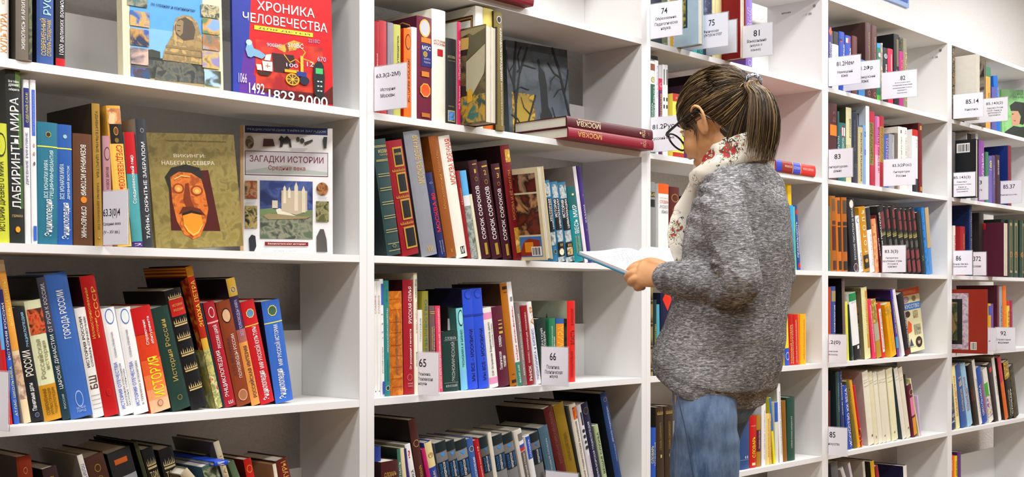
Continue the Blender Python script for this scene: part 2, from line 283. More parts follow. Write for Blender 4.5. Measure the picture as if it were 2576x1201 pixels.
ROWS = """
1 1 -905.8 12 1555 21 213.3 0.0 e6e2dc|white paperback with orange lettering|t:КУЛЬТУРА:.06:.42:e09040;t:ОТ А ДО Я:.5:.8:d0a070:.3:.6
1 1 -878.2 -4 1555 32.4 206.5 0.0 70665a 2c2a24|grey brown hardback with small white letters|t:ЖИВОПИСЬ И АРХИТЕКТУРА:.1:.75:e8e8e0:.3:.52;q:.02:.98:3c3c28,6a7040,2c2c20:.76:1
1 1 -829 12 1555 34.6 207.9 0.0 3a5696 1a1c3c|blue dictionary with yellow block letters|t:СОВРЕМЕННЫЙ:.09:.44:e0c060:.15:.5;t:СЛОВАРЬ-СПРАВОЧНИК:.09:.44:d8b858:.55:.82;t:РУССКИЙ:.48:.95:a8d8f0:.2:.8
1 1 -790.3 12 1555 19.3 199.4 0.0 1a181a|black spine with white letters and red foot|b:0:.09:c01420;t:1000 великих воинов:.13:.7:f0f0ec:.3:.8;q:.72:.98:2a2a2a,8a8a90,1a1a1a
1 0 -910.6 12 1200 28 230.5 -1.5 c4c83c|lime green school history|t:ИСТОРИЯ ДРЕВНЕГО МИРА:.1:.68:2c3018:.25:.75;o:.82:.16:28301c:c4c83c:.3
1 0 -882.5 12 1200 29.5 337 -1.6 272b28|tall black and green book with white capitals|b:.9:.99:5a7a34:.6:1;b:.55:.75:4a6a30:.7:1;b:.2:.45:3c5a2c:.72:1;t:ЛАБИРИНТЫ МИРА:.2:.84:f4f4f0:.2:.78;h:Все тайны:.925:.94:e0e0e0;h:древних:.9:.918:e0e0e0;h:лабиринтов:.875:.893:e0e0e0;o:.08:.05:c88020:e0a030;h:ГЕРМАН:.15:.165:c0a060
1 0 -852 12 1200 11.1 321 -0.9 e8e6e6|slim white spine with navy band, yellow letters|b:.71:.95:2c2f78;t:СДЕЛАЙ САМ!:.74:.92:f0e020:.2:.85;t:ДРЕВНИЕ РИМЛЯНЕ:.36:.68:2c2f78:.2:.7
1 0 -839.3 12 1200 11.2 322.6 -0.7 e6e6ec|slim white spine with long blue strip|b:.66:.94:4a66c8:.2:.8;t:ЗАГАДКИ ИСТОРИИ:.68:.92:8aa0e8:.35:.7;o:.6:.03:886050:c0a090:.5;o:.55:.025:5a5040:c0a090:.5;o:.49:.025:303840:606870:.5;b:.02:.11:3c66c8:.2:.8
1 0 -827.8 12 1200 42 242.6 0.0 2a7088|teal royalty encyclopedia with yellow line|b:.795:.805:e8e040;o:.9:.2:d8c850:3a2c28:1;t:ВСЕ МОНАРХИ МИРА:.38:.69:cfe8ec:.28:.48;t:ГРЕЦИЯ•РИМ•ВИЗАНТИЯ:.38:.77:cfe8ec:.55:.78;t:Энциклопедия:.07:.37:f4f8f8:.3:.75
1 0 -785.1 12 1200 31 241.5 -0.7 2858a4|royal blue royalty encyclopedia with yellow line|b:.795:.805:e8e040;o:.9:.2:d8c850:8ac0e0:1;t:ВСЕ МОНАРХИ МИРА:.38:.67:d4e4f4:.12:.4;t:ДРЕВНИЙ ВОСТОК:.38:.66:d4e4f4:.55:.8;t:Энциклопедия:.05:.35:f4f8f8:.2:.8
1 0 -752.4 12 1200 41.6 227 -0.5 5e3a22|brown reference book with white capitals|T:ВСЕМИРНАЯ ИСТОРИЯ:.45:.9:f0e8dc:.35:.62;o:.41:.02:d88020:d88020:1;T:СПРАВОЧНИК:.07:.35:f0e8dc:.35:.62
1 0 -707.3 12 1200 17.4 291.8 -1.4 a07c30 2c2010|tall tan spine with dark worn cover|T:УДИВИТЕЛЬНЫЕ ЦАРСТВА:.48:.95:5a4018:.3:.7;T:ТАЙНЫ ДРЕВНОСТИ:.12:.45:5a4018:.3:.7;o:.06:.02:5a4018:c09848:1
1 0 -685 12 1200 16.5 227.7 -1.4 b08088|short dusty pink school book|t:НОВОЕ ВРЕМЯ:.52:.72:5a3038:.3:.7;o:.84:.18:4a2c30:b08088:.3
1 0 -656.4 12 1200 31.2 292 -5.1 dca03c|tall golden spine with icon and red letters|q:.87:.98:e8c898,d08040,a07050:.05:1;b:.73:.87:1c1410:.1:1;o:.82:.045:d8a030:6a4020:.6;o:.755:.04:403018:806030:.9;b:.0:.73:e8b850;T:СРЕДНЕВЕКОВЬЕ:.38:.72:c81818:.3:.85
1 0 -622.9 12 1200 24.4 241 -4.8 4a9aa0|red over teal spine with white letters|b:.64:1:b8101c;b:0:.05:4a2c80;t:Средневековый мир:.38:.8:e8e8e0:.3:.7;h:2:.012:.035:f0f0ff
1 0 -598.4 12 1200 24.1 271.5 -3.9 36383e 8c8278|dark grey spine with white italic capitals|t:ТАЙНЫ, СКРЫТЫЕ ЗАБРАЛОМ:.07:.82:f0f0f0:.25:.75;o:.91:.05:c8c8d0:36383e:.9
1 -1 -870.2 45 845 7 269.2 -5.9 c81414|thin red and sky blue book half hidden by card|b:.55:.9:60a0d8
1 -1 -858.9 45 845 10.1 266.9 -7.2 2f5cc0|blue school atlas with pale and yellow letters|b:.5:1:2b2c68;t:ИСТОРИЯ РОССИИ:.48:.9:e8e8f4:.3:.75;t:АТЛАС ШКОЛЬНИКА:.06:.43:f0e030:.3:.75
1 -1 -839.5 45 845 14.3 326.5 -9.7 dfc8a0|tall narrow orange and cream spine|b:.45:.93:e09a40;q:.15:.42:d0b090,a07860,e8d8c0;t:ВОИНЫ И БИТВЫ:.6:.88:f8e060:.3:.7
1 -1 -825 45 845 26.8 232.4 -10.2 17171b|black spine with white and red trim|t:Памятные даты:.1:.34:f4f4f4:.25:.65;t:РОССИИ:.4:.62:f4e0d0:.2:.8;t:ЭНЦИКЛОПЕДИЯ:.65:.95:90c0e0:.6:.85;o:.06:.09:8090b0:30384a:.9
1 -1 -796.5 45 845 35.7 245.6 -10.1 d4d6b0|cream and mustard spine with battle picture|b:0:.3:c48a1c;q:.72:.93:a82014,d86030,50240c:.05:.95;t:Российская:.35:.68:8a8860:.2:.5;t:история:.42:.66:8a8860:.6:.85;t:СОВРЕМЕННАЯ:.05:.27:5a3c0c:.15:.35;t:ИЛЛЮСТРАЦИЯ:.05:.27:5a3c0c:.4:.6;t:ЭНЦИКЛОПЕДИЯ:.05:.27:5a3c0c:.65:.85
1 -1 -759.3 45 845 17.8 294.2 -10.9 16323c 0c0c10|slender dark spine with pale capitals|b:.62:1:3a3848;t:ОТ РУСИ К РОССИИ.:.62:.96:c8ccd0:.25:.7;t:ЦАРСКИЕ ДИНАСТИИ:.22:.6:e8ece8:.25:.75;t:РОССИЯ:.08:.18:b0c0c0:.35:.6
1 -1 -741.2 45 845 48 301 -11.1 3560aa|thick sky blue volume with white capitals|t:ГОРОДА РОССИИ:.55:.88:f4f6fa:.35:.72;o:.13:.28:9ab0dc:3560aa:.5;h:БЕЛЫЙ:.06:.08:9ab0dc:.3:.7;h:ГОРОД:.035:.055:9ab0dc:.3:.7
1 -1 -692.3 45 845 23.8 231 -10.6 dedcd8|pale grey spine with brown initials|t:ИСТОРИЯ РОССИИ:.46:.92:2a2a2c:.2:.45;t:СЛОВАРЬ-СПРАВОЧНИК:.46:.92:2a2a2c:.6:.82;t:БШ:.26:.38:4a2818:.15:.85;l:.2:888;l:.16:888;l:.12:888;l:.08:888
1 -1 -667.4 45 845 33.1 297.6 -10.9 b00e12 350606|tall red volume with gold lettering|t:СССР:.7:.92:d8a040:.55:.85;t:Иллюстрированная:.56:.92:d8a040:.12:.35;t:история:.56:.7:d8a040:.45:.62;o:.17:.14:c83028:b00e12:.6
1 -1 -631.4 45 845 30.7 230.1 -11.4 eceaea|first white history guide with blue badge|o:.92:.5:4a70c0:dfe6f4:.6;t:СЛОВАРЬ-СПРАВОЧНИК:.54:.78:707888:.35:.5;t:ИСТОРИЯ ОТЕЧЕСТВА:.06:.5:3a5cb8:.15:.4;t:БИОГРАФИИ УЧАСТНИКОВ:.08:.48:282828:.5:.64;t:ВАЖНЫЕ СОБЫТИЯ:.08:.42:282828:.72:.86
1 -1 -599.8 45 845 34 229.5 -10.9 eceaea|second white history guide with blue badge|o:.92:.45:4a70c0:dfe6f4:.6;t:СЛОВАРЬ-СПРАВОЧНИК:.54:.8:707888:.35:.5;t:ИСТОРИЯ ОТЕЧЕСТВА:.08:.5:3a5cb8:.2:.44;t:В ТЕРМИНАХ И ПОНЯТИЯХ:.08:.5:282828:.6:.74
1 -1 -559.8 45 845 47.4 230.7 -12.7 d23a18|red to peach spine with big yellow letters|b:0:.12:f0b088;b:.12:.22:f09868;b:.22:.36:ec7840;b:.36:.5:e05828;b:.75:1:c01418;t:ИСТОРИЯ:.14:.52:f4e020:.3:.85;t:Справочник:.64:.88:f8f0e8:.4:.58;t:абитуриента:.64:.9:f8f0e8:.65:.82;o:.08:.2:705030:d0a080:.9
1 -1 -507.6 45 845 44.9 231.5 -14.0 1c3830|dark green volume with gold title|t:История России:.28:.88:a8904c:.35:.7;o:.12:.1:a8904c:1c3830:1
1 -1 -461.3 45 845 41 272.3 -14.5 121216 09090b|black folio with gold ornament and red label|b:.78:.92:b81c18:.1:1;h:ИСТОРИЯ:.86:.88:d8a050:.25:.85;h:РОССИИ:.82:.84:d8a050:.25:.85;z:.92:.97:c8b078;z:.7:.77:c8b078;z:.58:.65:c8b078;z:.45:.52:c8b078;z:.32:.39:c8b078;z:.16:.23:c8b078
1 -1 -399.4 45 845 17.3 326.7 -13.9 d8a838 140a0a|very tall thin spine, red fading to gold|b:.5:1:b02410;b:.93:1:e0a020;q:.0:.42:c8c070,889058,e8e0a0,a84020;t:ЭПОХА ПЕТРА:.58:.9:f8e048:.2:.8
1 -1 -381.6 45 845 5.4 244.5 -14.4 0e2c34|thin dark teal spine behind red encyclopedia|
1 -1 -374.1 45 845 28.6 244.7 -13.8 a41828|crimson encyclopedia with white double eagle|b:.8:.815:e8a0a0;o:.9:.4:f0e8e8:a41828:.6;t:ЭНЦИКЛОПЕДИЯ:.1:.54:f4ecec:.15:.55;t:РУССКИХ ЦАРЕЙ:.56:.78:f4ecec:.3:.75;h:Ш:.03:.06:f4f4f4:.3:.7
1 -1 -342.3 45 845 37.5 245.6 -13.6 83381a|brown volume with oval portrait and eagle|o:.86:.5:2a1c14:d0a880:.7;t:ПОЛКОВОДЦЫ РОССИИ:.26:.68:d8c8c0:.5:.78;t:СТО ВЕЛИКИХ:.3:.66:5a3848:.2:.4;o:.1:.5:d8a078:a06848:.9
1 -1 -303.8 45 845 23.6 300.6 -13.5 38284a 1e0e18|tall violet spine turning orange near foot|b:0:.5:e09448;b:.5:.6:a86058;b:.86:1:d8b040;o:.91:.5:f0f0f8:686878:1;t:ВСЕ ПОЛКОВОДЦЫ МИРА:.55:.83:b8a8d8:.3:.7;t:РОССИЙСКАЯ ИМПЕРИЯ:.06:.47:38202c:.2:.75
1 -1 -277.9 45 845 38 245.5 -13.6 c01822|scarlet world of culture volume|b:.76:.77:f0c040;o:.88:.45:e8d860:5a88b0:1;t:Энциклопедия:.04:.32:f8f4f4:.2:.75;t:МИР РУССКОЙ КУЛЬТУРЫ:.34:.75:f8f4f4:.3:.7
1 -1 -236.4 45 845 50.7 243.5 -9.8 3566be 141830|cornflower blue volume, last on the right|b:.78:.79:e8e040;o:.9:.4:e0d860:406048:1;t:Энциклопедия:.04:.33:f8f8fc:.2:.68;t:МИР РУССКОЙ ИСТОРИИ:.36:.76:f8f8fc:.35:.65
1 -2 -823.9 50 490 30.1 290 -5.8 862c10 2a1008|rust orange spine with faint emblem|o:.9:.18:d8a080:862c10:.6
1 -2 -738.1 50 490 30.4 266 -13.6 38242a 141014|dark plum spine with yellow letters|h:ИХ:.85:.93:f0e020:.3:.6
1 -2 -646.5 50 490 12 291.2 -16.1 ece6dc 8c8880|thin white spine with violet lettering|T:ПОЛИТИКА И ВЛАСТЬ:.6:.93:5a50a0:.2:.75
1 -2 -630.6 50 490 41.9 283.6 -16.3 482c22 1c120e|brown volume with gold scroll ornament|o:.9:.25:b89040:482c22:.8;o:.82:.1:b89040:482c22:1
1 -2 -582 50 490 53.2 286.9 -15.8 26282a 121413|black thick volume with pale label and orange sticker|b:.9:.94:c86028:.2:.75;b:.5:.8:9aa0a8:.3:1
1 -2 -507 50 490 9 310 -17.5 343a24 0f100c|narrow moss green spine beside black volumes|
1 -2 -499.3 50 490 27.1 289.1 -16.4 131519|first black volume with gold ornate panel|z:.84:.93:c8b888;z:.72:.81:c8b888;z:.6:.69:c8b888;h:ТОМ:.77:.82:c8b888
1 -2 -472.9 50 490 34.7 281.5 -13.9 131519|second black volume with gold ornate panel|z:.84:.93:c8b888;z:.72:.81:c8b888;z:.6:.69:c8b888;h:ТОМ:.77:.82:c8b888
1 -2 -351.3 80 490 21.3 253.7 -13.0 14141c|black spine under the slanted blue book|z:.84:.9:c8b888
1 -2 -314.9 50 490 15.3 292.5 -17.7 d8ceb0 6e6656|tall cream spine with gold capitals|t:ЛАУРЕАТЫ:.5:.88:b08030:.3:.7
1 -2 -316.6 0 490 22.8 299.6 -42.1 b8aa90 5c5444|short beige book with open page block|
1 -2 -375.3 10 490 37 246.4 -19.7 46645c 406078|green picture book below the blue one|q:.5:.98:5a7060,a8b090,3c5040
1 -2 -269.4 50 490 17.5 247.7 -22.9 587050|sage green plain spine|
1 -2 -270.9 50 490 20.9 237.5 -12.8 c41a12 5c1008|bright red spine with gold double eagle|o:.9:.6:e8a848:c41a12:.8;h:Ш:.72:.78:f0c080:.35:.65
1 -2 -203.6 50 490 9.8 217.2 -10.7 ecdfc8 b88860|thin cream spine with peach picture cover|
1 -2 -174 50 490 32.4 227.6 -15.4 68221e 381410|maroon spine with gold capitals at right end|t:КУЛЬТУРЫ:.6:.97:e0a848:.35:.8
2 1 31.4 8 1555 17.7 228.9 0.0 9c1c26|narrow crimson spine at left end|t:Гиляровский:.35:.65:f0d0c8:.35:.6
2 1 49.5 8 1555 25.1 234.3 -0.3 ae343c|rose red spine|
2 1 76 8 1555 18.9 233.8 0.0 86828c|plain grey spine|t:Избранное:.5:.7:a89ca0:.4:.6
2 1 96 8 1555 23.8 232.8 0.0 b4b45c|mustard green spine with script title|t:Путеводитель:.55:.88:3c4020:.35:.7
2 1 130.9 8 1555 24.2 228.6 0.0 ea6a10 c82a14|orange school history of the city|t:ИСТОРИЯ МОСКВЫ:.18:.66:5a2810:.3:.75;o:.85:.22:3a2010:ea6a10:.3
2 1 155.9 8 1555 18.5 235.4 0.0 ece4dc|plain off white spine|
2 1 174.7 8 1555 52.9 268.3 0.0 661430 48102a|big maroon volume with eagle and gold bands|o:.89:.75:d8b040:b8b8c0:.8;b:.75:.8:c87820:.25:.9;b:.52:.74:24246a:.25:1;h:МОС:.68:.72:e8e0d8:.3:.9;o:.64:.22:d8b050:a07830:1;h:КНИГА:.585:.605:b0b0d0:.4:.85;h:ПОДАРОК:.55:.57:b0b0d0:.4:.85;b:.42:.47:c87820:.25:.75;o:.29:.65:d8b040:d85020:1;b:.03:.07:b06a24:.25:.8
2 1 227.6 8 1555 49.1 295.5 0.0 e2e0d2|tall cream volume with small red square|h:ИСТОРИЯ:.71:.73:a03028:.12:.95;h:МОСКВЫ:.685:.705:a03028:.12:.95;b:.59:.65:b01820:.35:.75
2 1 277.5 8 1555 38.5 226.9 0.0 26282a|short black volume with tiny blue picture|h:МОСКВА:.77:.8:a89c70:.15:.85;h:ЭНЦИКЛОПЕДИЯ:.73:.745:807858:.15:.85;b:.03:.16:c0a850:.15:.8;q:.04:.15:3060a8,6090d0,304070:.2:.75;h:РИПОЛ:.2:.215:908868:.2:.7
2 1 317.6 8 1555 14.6 276.3 0.0 b42050 b4b4ac|slim magenta spine with white letters|t:Н.Д. Кузнецов:.16:.38:f0e0e8:.35:.8;t:ПУТЕШЕСТВИЕ ПО МОСКВЕ:.44:.82:f0e0e8:.35:.8
2 1 384.7 4 1555 29.4 329.7 0.0 e4e0d4 dcd8cc|white album with brown framed cover|
2 1 415.3 4 1555 39.2 329.9 0.0 d8c464|pale yellow spine behind the torn book|b:.0:.12:d86818;z:.8:.88:b89838
2 1 453.6 -6 1555 32.9 325.2 -1.4 74642c 2e2a16|olive festival spine with white letters|T:КАРНАВАЛЫ•ПРАЗДНИКИ:.42:.86:f0f0e8:.5:.8;T:ВИНА ЗАСТОЛЬЯ И УГОЩЕНИЯ:.04:.4:d8d4b8:.55:.72;o:.93:.42:f0f0f0:202020:.9
2 0 79.6 12 1200 45.2 293.5 -10.2 2a4242 1a2828|slate green volume with thin gold lines|h:МОСКВА:.88:.91:c8b878:.3:1;h:ЭНЦИКЛОПЕДИЯ:.855:.87:a89868:.35:1;l:.94:c0b070;l:.93:c0b070;l:.82:c0b070;l:.81:c0b070;l:.7:c0b070;l:.68:c0b070;l:.58:c0b070;l:.56:c0b070;l:.46:c0b070;l:.44:c0b070;l:.34:c0b070;l:.32:c0b070;l:.22:c0b070;l:.2:c0b070;l:.1:c0b070;o:.08:.2:c0b070:2a4242:1.4;l:.04:c0b070
2 0 130.9 12 1200 56.1 294.9 -11.6 8a1220|red volume with black windows and gold frames|b:.77:.94:b08830:.3:.9;b:.785:.925:1c1c1c:.37:.83;h:МОСКВА:.87:.89:d0b060:.4:.8;z:.73:.76:b08830;b:.54:.72:b08830:.3:.9;b:.555:.705:1c1c1c:.37:.83;z:.5:.53:b08830;b:.31:.49:b08830:.3:.9;b:.325:.475:1c1c1c:.37:.83;z:.27:.3:b08830;b:.06:.25:b08830:.25:.95;b:.075:.235:1c1c1c:.33:.87
2 0 196.3 12 1200 55.7 325 -11.5 83858d 3c3e42|grey wartime volume with gold capitals|t:МОСКВА ВОЕННАЯ:.58:.96:c8a860:.45:.85;h:МИ:.03:.08:c8a860:.4:.7
2 0 259 12 1200 25.9 224.5 -13.5 1f2456|navy olympic year book with red capitals|t:МОСКВА·80:.3:.76:e01c1c:.25:.75;o:.88:.3:c0c8e0:1f2456:2;t:МОСКОВСКИЙ:.04:.2:a0a8c8:.25:.4;t:РАБОЧИЙ:.06:.2:a0a8c8:.55:.7
2 0 287.8 12 1200 35.7 323.1 -12.3 8c4c1a|brown spine with faded gold script|t:Московский Кремль:.4:.88:b07830:.35:.7;h:К:.04:.07:c09040:.4:.6
2 0 321.6 12 1200 42.9 326.2 -12.2 e0ddd0|cream wartime volume with red capitals|t:МОСКВА ВОЕННАЯ:.6:.97:d02818:.45:.95;b:.03:.09:202020:.4:.75;h:М:.035:.085:f0f0f0:.45:.7
2 0 363.8 12 1200 12.7 237.9 -11.3 8a1a20|thin dark red spine with gold script|t:Москвы:.62:.8:d8a060:.3:.7
2 0 377.7 12 1200 23.9 238.7 -10.8 8a8c90|thin sky blue and photo spine|b:.72:1:58a8e0;b:.6:.72:d8d8dc;q:.02:.58:788078,a8b0a8,506058
2 0 404.4 12 1200 10.6 177.5 -12.2 d8d2b4|very thin cream spine before the maroon trio|
2 0 419.1 12 1200 34.6 269.5 -11.8 3c1420 240c14|first maroon church volume, numeral one|t:СОРОК СОРОКОВ:.2:.74:f4f0ec:.3:.7;h:1:.87:.91:c8a048:.4:.6;b:.955:.965:c8a048:.3:.75;o:.81:.25:c8a048:3c1420:1;b:.04:.16:a88838:.35:.65
2 0 459.3 12 1200 39.8 270.4 -13.2 3c1420 240c14|second maroon church volume, numeral two|t:СОРОК СОРОКОВ:.2:.74:f4f0ec:.3:.7;h:2:.86:.91:c8a048:.4:.65;b:.94:.955:c8a048:.3:.85;o:.79:.25:c8a048:3c1420:1;b:.04:.16:a88838:.35:.65
2 0 502.2 12 1200 34.1 267.2 -10.8 3c1420 240c14|third maroon church volume, numeral three|t:СОРОК СОРОКОВ:.2:.74:f4f0ec:.3:.7;h:3:.85:.9:c8a048:.4:.65;b:.94:.955:c8a048:.3:.85;o:.79:.25:c8a048:3c1420:1;b:.04:.16:a88838:.35:.65
2 0 544.4 12 1200 35.8 322.3 -10.0 6c1018 280a10|tall wine red spine with gold patches|q:.85:.96:c89a30,a87820,e0c060:.35:1;t:МОСКВА И ЕЁ ЖИТЕЛИ:.35:.78:a88040:.35:.7;q:.06:.28:c89a30,a87820,e0c060:.35:.9
2 0 711.5 12 1200 20.6 236.6 -9.4 2a6c94|first blue civilisation volume, mostly hidden|q:.8:.97:8a9498,c0c8c8,50646c;b:.37:.78:16181c;t:ИСТОРИЯ:.5:.77:f0f0f0:.2:.5;t:ЦИВИЛИЗАЦИИ:.4:.77:f0f0f0:.55:.85;q:.2:.36:8a9498,c0c8c8,50646c;o:.12:.5:c8b890:203038:1
2 0 733.2 12 1200 33.5 233 -9.1 2a6c94|second blue civilisation volume with lion|q:.8:.97:8a9498,c0c8c8,50646c:.15:.9;b:.4:.79:16181c:.1:.95;t:ИСТОРИЯ:.56:.78:f0f0f0:.15:.45;t:ЦИВИЛИЗАЦИИ:.42:.78:f0f0f0:.55:.85;q:.25:.39:8a9498,c0c8c8,50646c:.15:.9;b:.07:.24:16181c:.1:.95;h:II:.19:.225:c8a050:.4:.7;o:.12:.5:d8b070:e8e0d0:1;q:0:.06:8a9498,c0c8c8,50646c
2 0 768.1 12 1200 38.5 233.9 -9.9 2a6c94|third blue civilisation volume with gold figure|q:.8:.97:8a9498,c0c8c8,50646c:.15:.9;b:.4:.79:16181c:.1:.95;t:ИСТОРИЯ:.56:.78:f0f0f0:.15:.45;t:ЦИВИЛИЗАЦИИ:.42:.78:f0f0f0:.55:.85;q:.25:.39:8a9498,c0c8c8,50646c:.15:.9;b:.07:.24:16181c:.1:.95;h:III:.19:.225:c8a050:.35:.75;q:.08:.18:d8b070,806030,e8e8d0,30506c:.2:.85;q:0:.06:8a9498,c0c8c8,50646c
2 0 809 12 1200 39.2 223.1 -9.6 14808a|teal world guide with white capitals|b:.7:1:165c5c;t:ВЕСЬ МИР:.38:.76:f4f6f4:.3:.8;o:.9:.2:c8b070:d8c890:1.6;t:ЭНЦИКЛОПЕДИЧЕСКИЙ:.12:.35:a8a058:.2:.45;t:СПРАВОЧНИК:.12:.35:a8a058:.5:.75
2 0 853.6 12 1200 15.1 288.9 -11.3 dcd6de 8c807a|thin white spine with tiny letters|t:Городские русские костюмы:.4:.72:8088a8:.4:.7
2 0 869.9 12 1200 18.1 290.6 -10.5 402c74|violet spine with silver letters|t:КАЗАКИ:.42:.6:d8d8e8:.35:.7;o:.7:.15:d8d8e8:402c74:1;o:.34:.15:d8d8e8:402c74:1
2 -1 47.9 30 845 11.4 292.1 -0.3 ece8e2|first white Slavs spine at left end|t:СЛАВЯНЕ:.72:.88:b07878:.3:.75;o:.05:.15:303030:303030:1
2 -1 59.7 30 845 11 292.4 -0.3 ece8e2|second white Slavs spine at left end|t:СЛАВЯНЕ:.72:.88:b07878:.3:.75;o:.05:.15:303030:303030:1
2 -1 72.3 30 845 11.6 297.6 -1.0 e6e6ea|white costume spine with blue ends|b:.78:.96:3c5cb0:.3:1;t:РУССКИЙ КОСТЮМ:.2:.42:303030:.3:.7;o:.7:.35:704050:b0a0a0:2;o:.62:.35:c8b060:806020:2;o:.55:.35:3080c0:60a0d8:2;o:.5:.25:203040:506070:2;b:.02:.13:2848a8:.3:1
2 -1 84.6 30 845 19.2 294 -1.1 2a807c|teal spine with white capitals|T:ПРАЗДНИКИ НАРОДОВ РОССИИ:.38:.76:f0f4f0:.4:.7;T:ЭНЦИКЛОПЕДИЯ:.13:.32:0c4848:.4:.65;o:.07:.6:f0f0f0:204040:1;T:РОССИЯ:.82:.92:105050:.4:.6
2 -1 104.5 30 845 44.2 266.9 -1.3 c46c12|orange brick patterned festival spine|q:.0:1:c46c12,b05a0e,d88020;l:.92:a03c08;l:.82:a03c08;l:.7:a03c08;l:.6:a03c08;l:.48:a03c08;l:.38:a03c08;l:.27:a03c08;l:.16:a03c08;l:.08:a03c08;t:РУССКИЙ ПРАЗДНИК:.2:.78:6a5848:.35:.6
2 -1 151 30 845 35 296.5 -1.0 9c1826 380c12|crimson family volume with white capitals|t:РУССКАЯ СЕМЬЯ:.62:.94:f0e8e8:.45:.8;t:От рождения к вечности:.22:.57:f0e8e8:.5:.75;o:.15:.4:d08080:9c1826:1;h:БЕЛЫЙ:.09:.105:d0a0a0:.3:.8;h:ГОРОД:.065:.08:d0a0a0:.3:.8
2 -1 186.5 30 845 12.2 315 -0.8 eae2cc|tall thin ivory peoples spine|T:Жизнь планеты • :.78:.95:303030:.35:.8;T:НАРОДЫ МИРА:.5:.76:c08070:.35:.85;T:Филипп Стил:.23:.35:404040:.35:.8
2 -1 199.8 30 845 15.5 218.7 -0.5 dedad4|short white spine behind number card|t:ЭТНОГРАФИЯ:.62:.9:909098:.3:.7
2 -1 217.3 30 845 22 267.9 -0.9 88802c|olive spine with blue dotted letters|t:ЯЗЫЧЕСТВО:.4:.92:4a7088:.3:.7
2 -1 242.9 30 845 19 228.9 -1.0 6a5252|grey brown dictionary with yellow letters|t:ИСТОРИЧЕСКИЙ СЛОВАРЬ:.5:.76:e8d840:.25:.45;t:ТЕРМИНЫ:.45:.76:d8d0c8:.6:.8;l:.93:e8d060;l:.91:e8d060
2 -1 270.1 30 845 18 228.9 -2.7 da3c5c|pink spine packed with white lettering|t:ИНТЕРЕСНЫЕ ФАКТЫ, РЕКОРДЫ И ДОСТИЖЕНИЯ В МИРЕ ЭКОНОМИКИ И БИЗНЕСА:.04:.97:f8e8ec:.35:.75
2 -1 334.9 60 845 29.6 225.7 0.0 141a1a|black book standing behind green dictionary|b:.72:.86:a0a4a8:.0:.9
2 -1 288.9 30 845 59.4 160.3 -1.5 1a3832|short green dictionary with silver letters|h:СЛОВАРЬ:.86:.91:a8b0b0:.15:.85;t:ЭКОНОМИЧЕСКИЙ:.16:.82:a8b0b0:.45:.72;h:КРАТКИЙ:.07:.12:a8b0b0:.15:.85;l:.14:a8b0b0;l:.845:a8b0b0
2 -1 356.6 30 845 25.1 222.4 -5.2 7ac8d0 2c5c58|pale turquoise business spine with black oval|b:0:.25:78bce0;t:ЭКОНОМИКА И БИЗНЕС:.28:.74:284858:.3:.65;o:.88:.7:101c1c:9ad8d8:.4
2 -1 381.7 30 845 39 272.6 -4.8 2a4ed0 0e1230|first bright blue citizens volume|t:МЫ ВСЕ – МОСКВИЧИ:.08:.6:0c1450:.4:.75;b:.73:.75:2038a0;o:.95:.6:2038a0:2a4ed0:1
2 -1 425.5 30 845 38 275.4 -6.2 2a4ed0|second bright blue citizens volume|t:МЫ ВСЕ – МОСКВИЧИ:.08:.6:0c1450:.4:.75;b:.73:.75:2038a0;o:.95:.6:2038a0:2a4ed0:1
2 -1 467.9 30 845 33.8 223.3 -7.7 e8e4dc|white banking dictionary with pink bands|b:.86:.94:e090b8;b:.05:.13:e090b8;t:О.М. Островская:.15:.43:303030:.3:.6;t:Банковское дело:.45:.82:303030:.3:.55;t:Толковый словарь:.5:.8:303030:.65:.85
2 -1 503.8 30 845 43.4 225.7 -8.1 581a30|burgundy economics spine with gold marks|t:Политическая:.22:.44:f0e8ec:.2:.45;t:экономия:.24:.38:f0e8ec:.55:.8;t:словарь:.5:.64:f0e8ec:.3:.6;b:.66:.69:c8a040:.4:.75;b:.72:.74:c8a040:.4:.75;b:.77:.785:c8a040:.4:.75;b:.82:.83:c8a040:.4:.75
2 -1 549.3 30 845 29.4 292.4 -8.5 a8640e 3a2008|tall amber spine with black end marks|b:.94:.97:301c08:.2:.85;b:.91:.915:301c08:.3:.7;b:.03:.06:301c08:.2:.85;b:.11:.115:301c08:.3:.7
2 -1 579.5 30 845 20.1 297 -9.2 eceae4|tall white primer with red letters, green foot|b:0:.23:3a8068;T:Экономическая азбука:.25:.77:b82020:.25:.7;T:для детей:.03:.2:d0e8d8:.3:.7;b:.82:.86:808080:.3:.7
2 -1 600.7 30 845 19 236.3 -8.3 7c6c6a|grey brown school dictionary|T:ШКОЛЬНЫЙ ЭКОНОМИЧЕСКИЙ СЛОВАРЬ:.12:.87:e8e0dc:.3:.7
2 -1 620.7 30 845 29.2 228.3 -7.6 8a0e1e|dark red market book with white letters|t:РЫНОК:.05:.24:f0e8e8:.3:.7;t:БИЗНЕС. КОММЕРЦИЯ. ЭКОНОМИКА:.28:.92:e0c8c8:.35:.6
2 -1 659.1 30 845 20.7 240.8 -10.4 f0eeec|white business encyclopedia with coloured A to Ya|t:ЭКОНОМИКА и БИЗНЕС:.06:.68:5868c0:.2:.65;t:А-Я:.72:.94:d08838:.3:.85
2 -1 678.3 30 845 39.1 190.3 -6.1 1e302c|short black green dictionary behind card|t:КРАТКИЙ:.55:.85:d8d8d8:.25:.5;t:СЛОВАРЬ:.52:.8:d8d8d8:.55:.8
2 -1 718.1 30 845 27.7 190.6 -1.4 2a7a52|short emerald spine behind card|t:ЭНЦИКЛОПЕДИЧЕСКИЙ:.48:.88:e8f0e8:.25:.45;t:СПРАВОЧНИК:.48:.72:e8f0e8:.55:.8
2 -1 746.3 30 845 35.7 189.5 -0.6 2c5a9c|blue and orange world spine behind card|b:.5:.92:e08a20:.0:.95;t:МИРА:.55:.88:f0c040:.15:.85
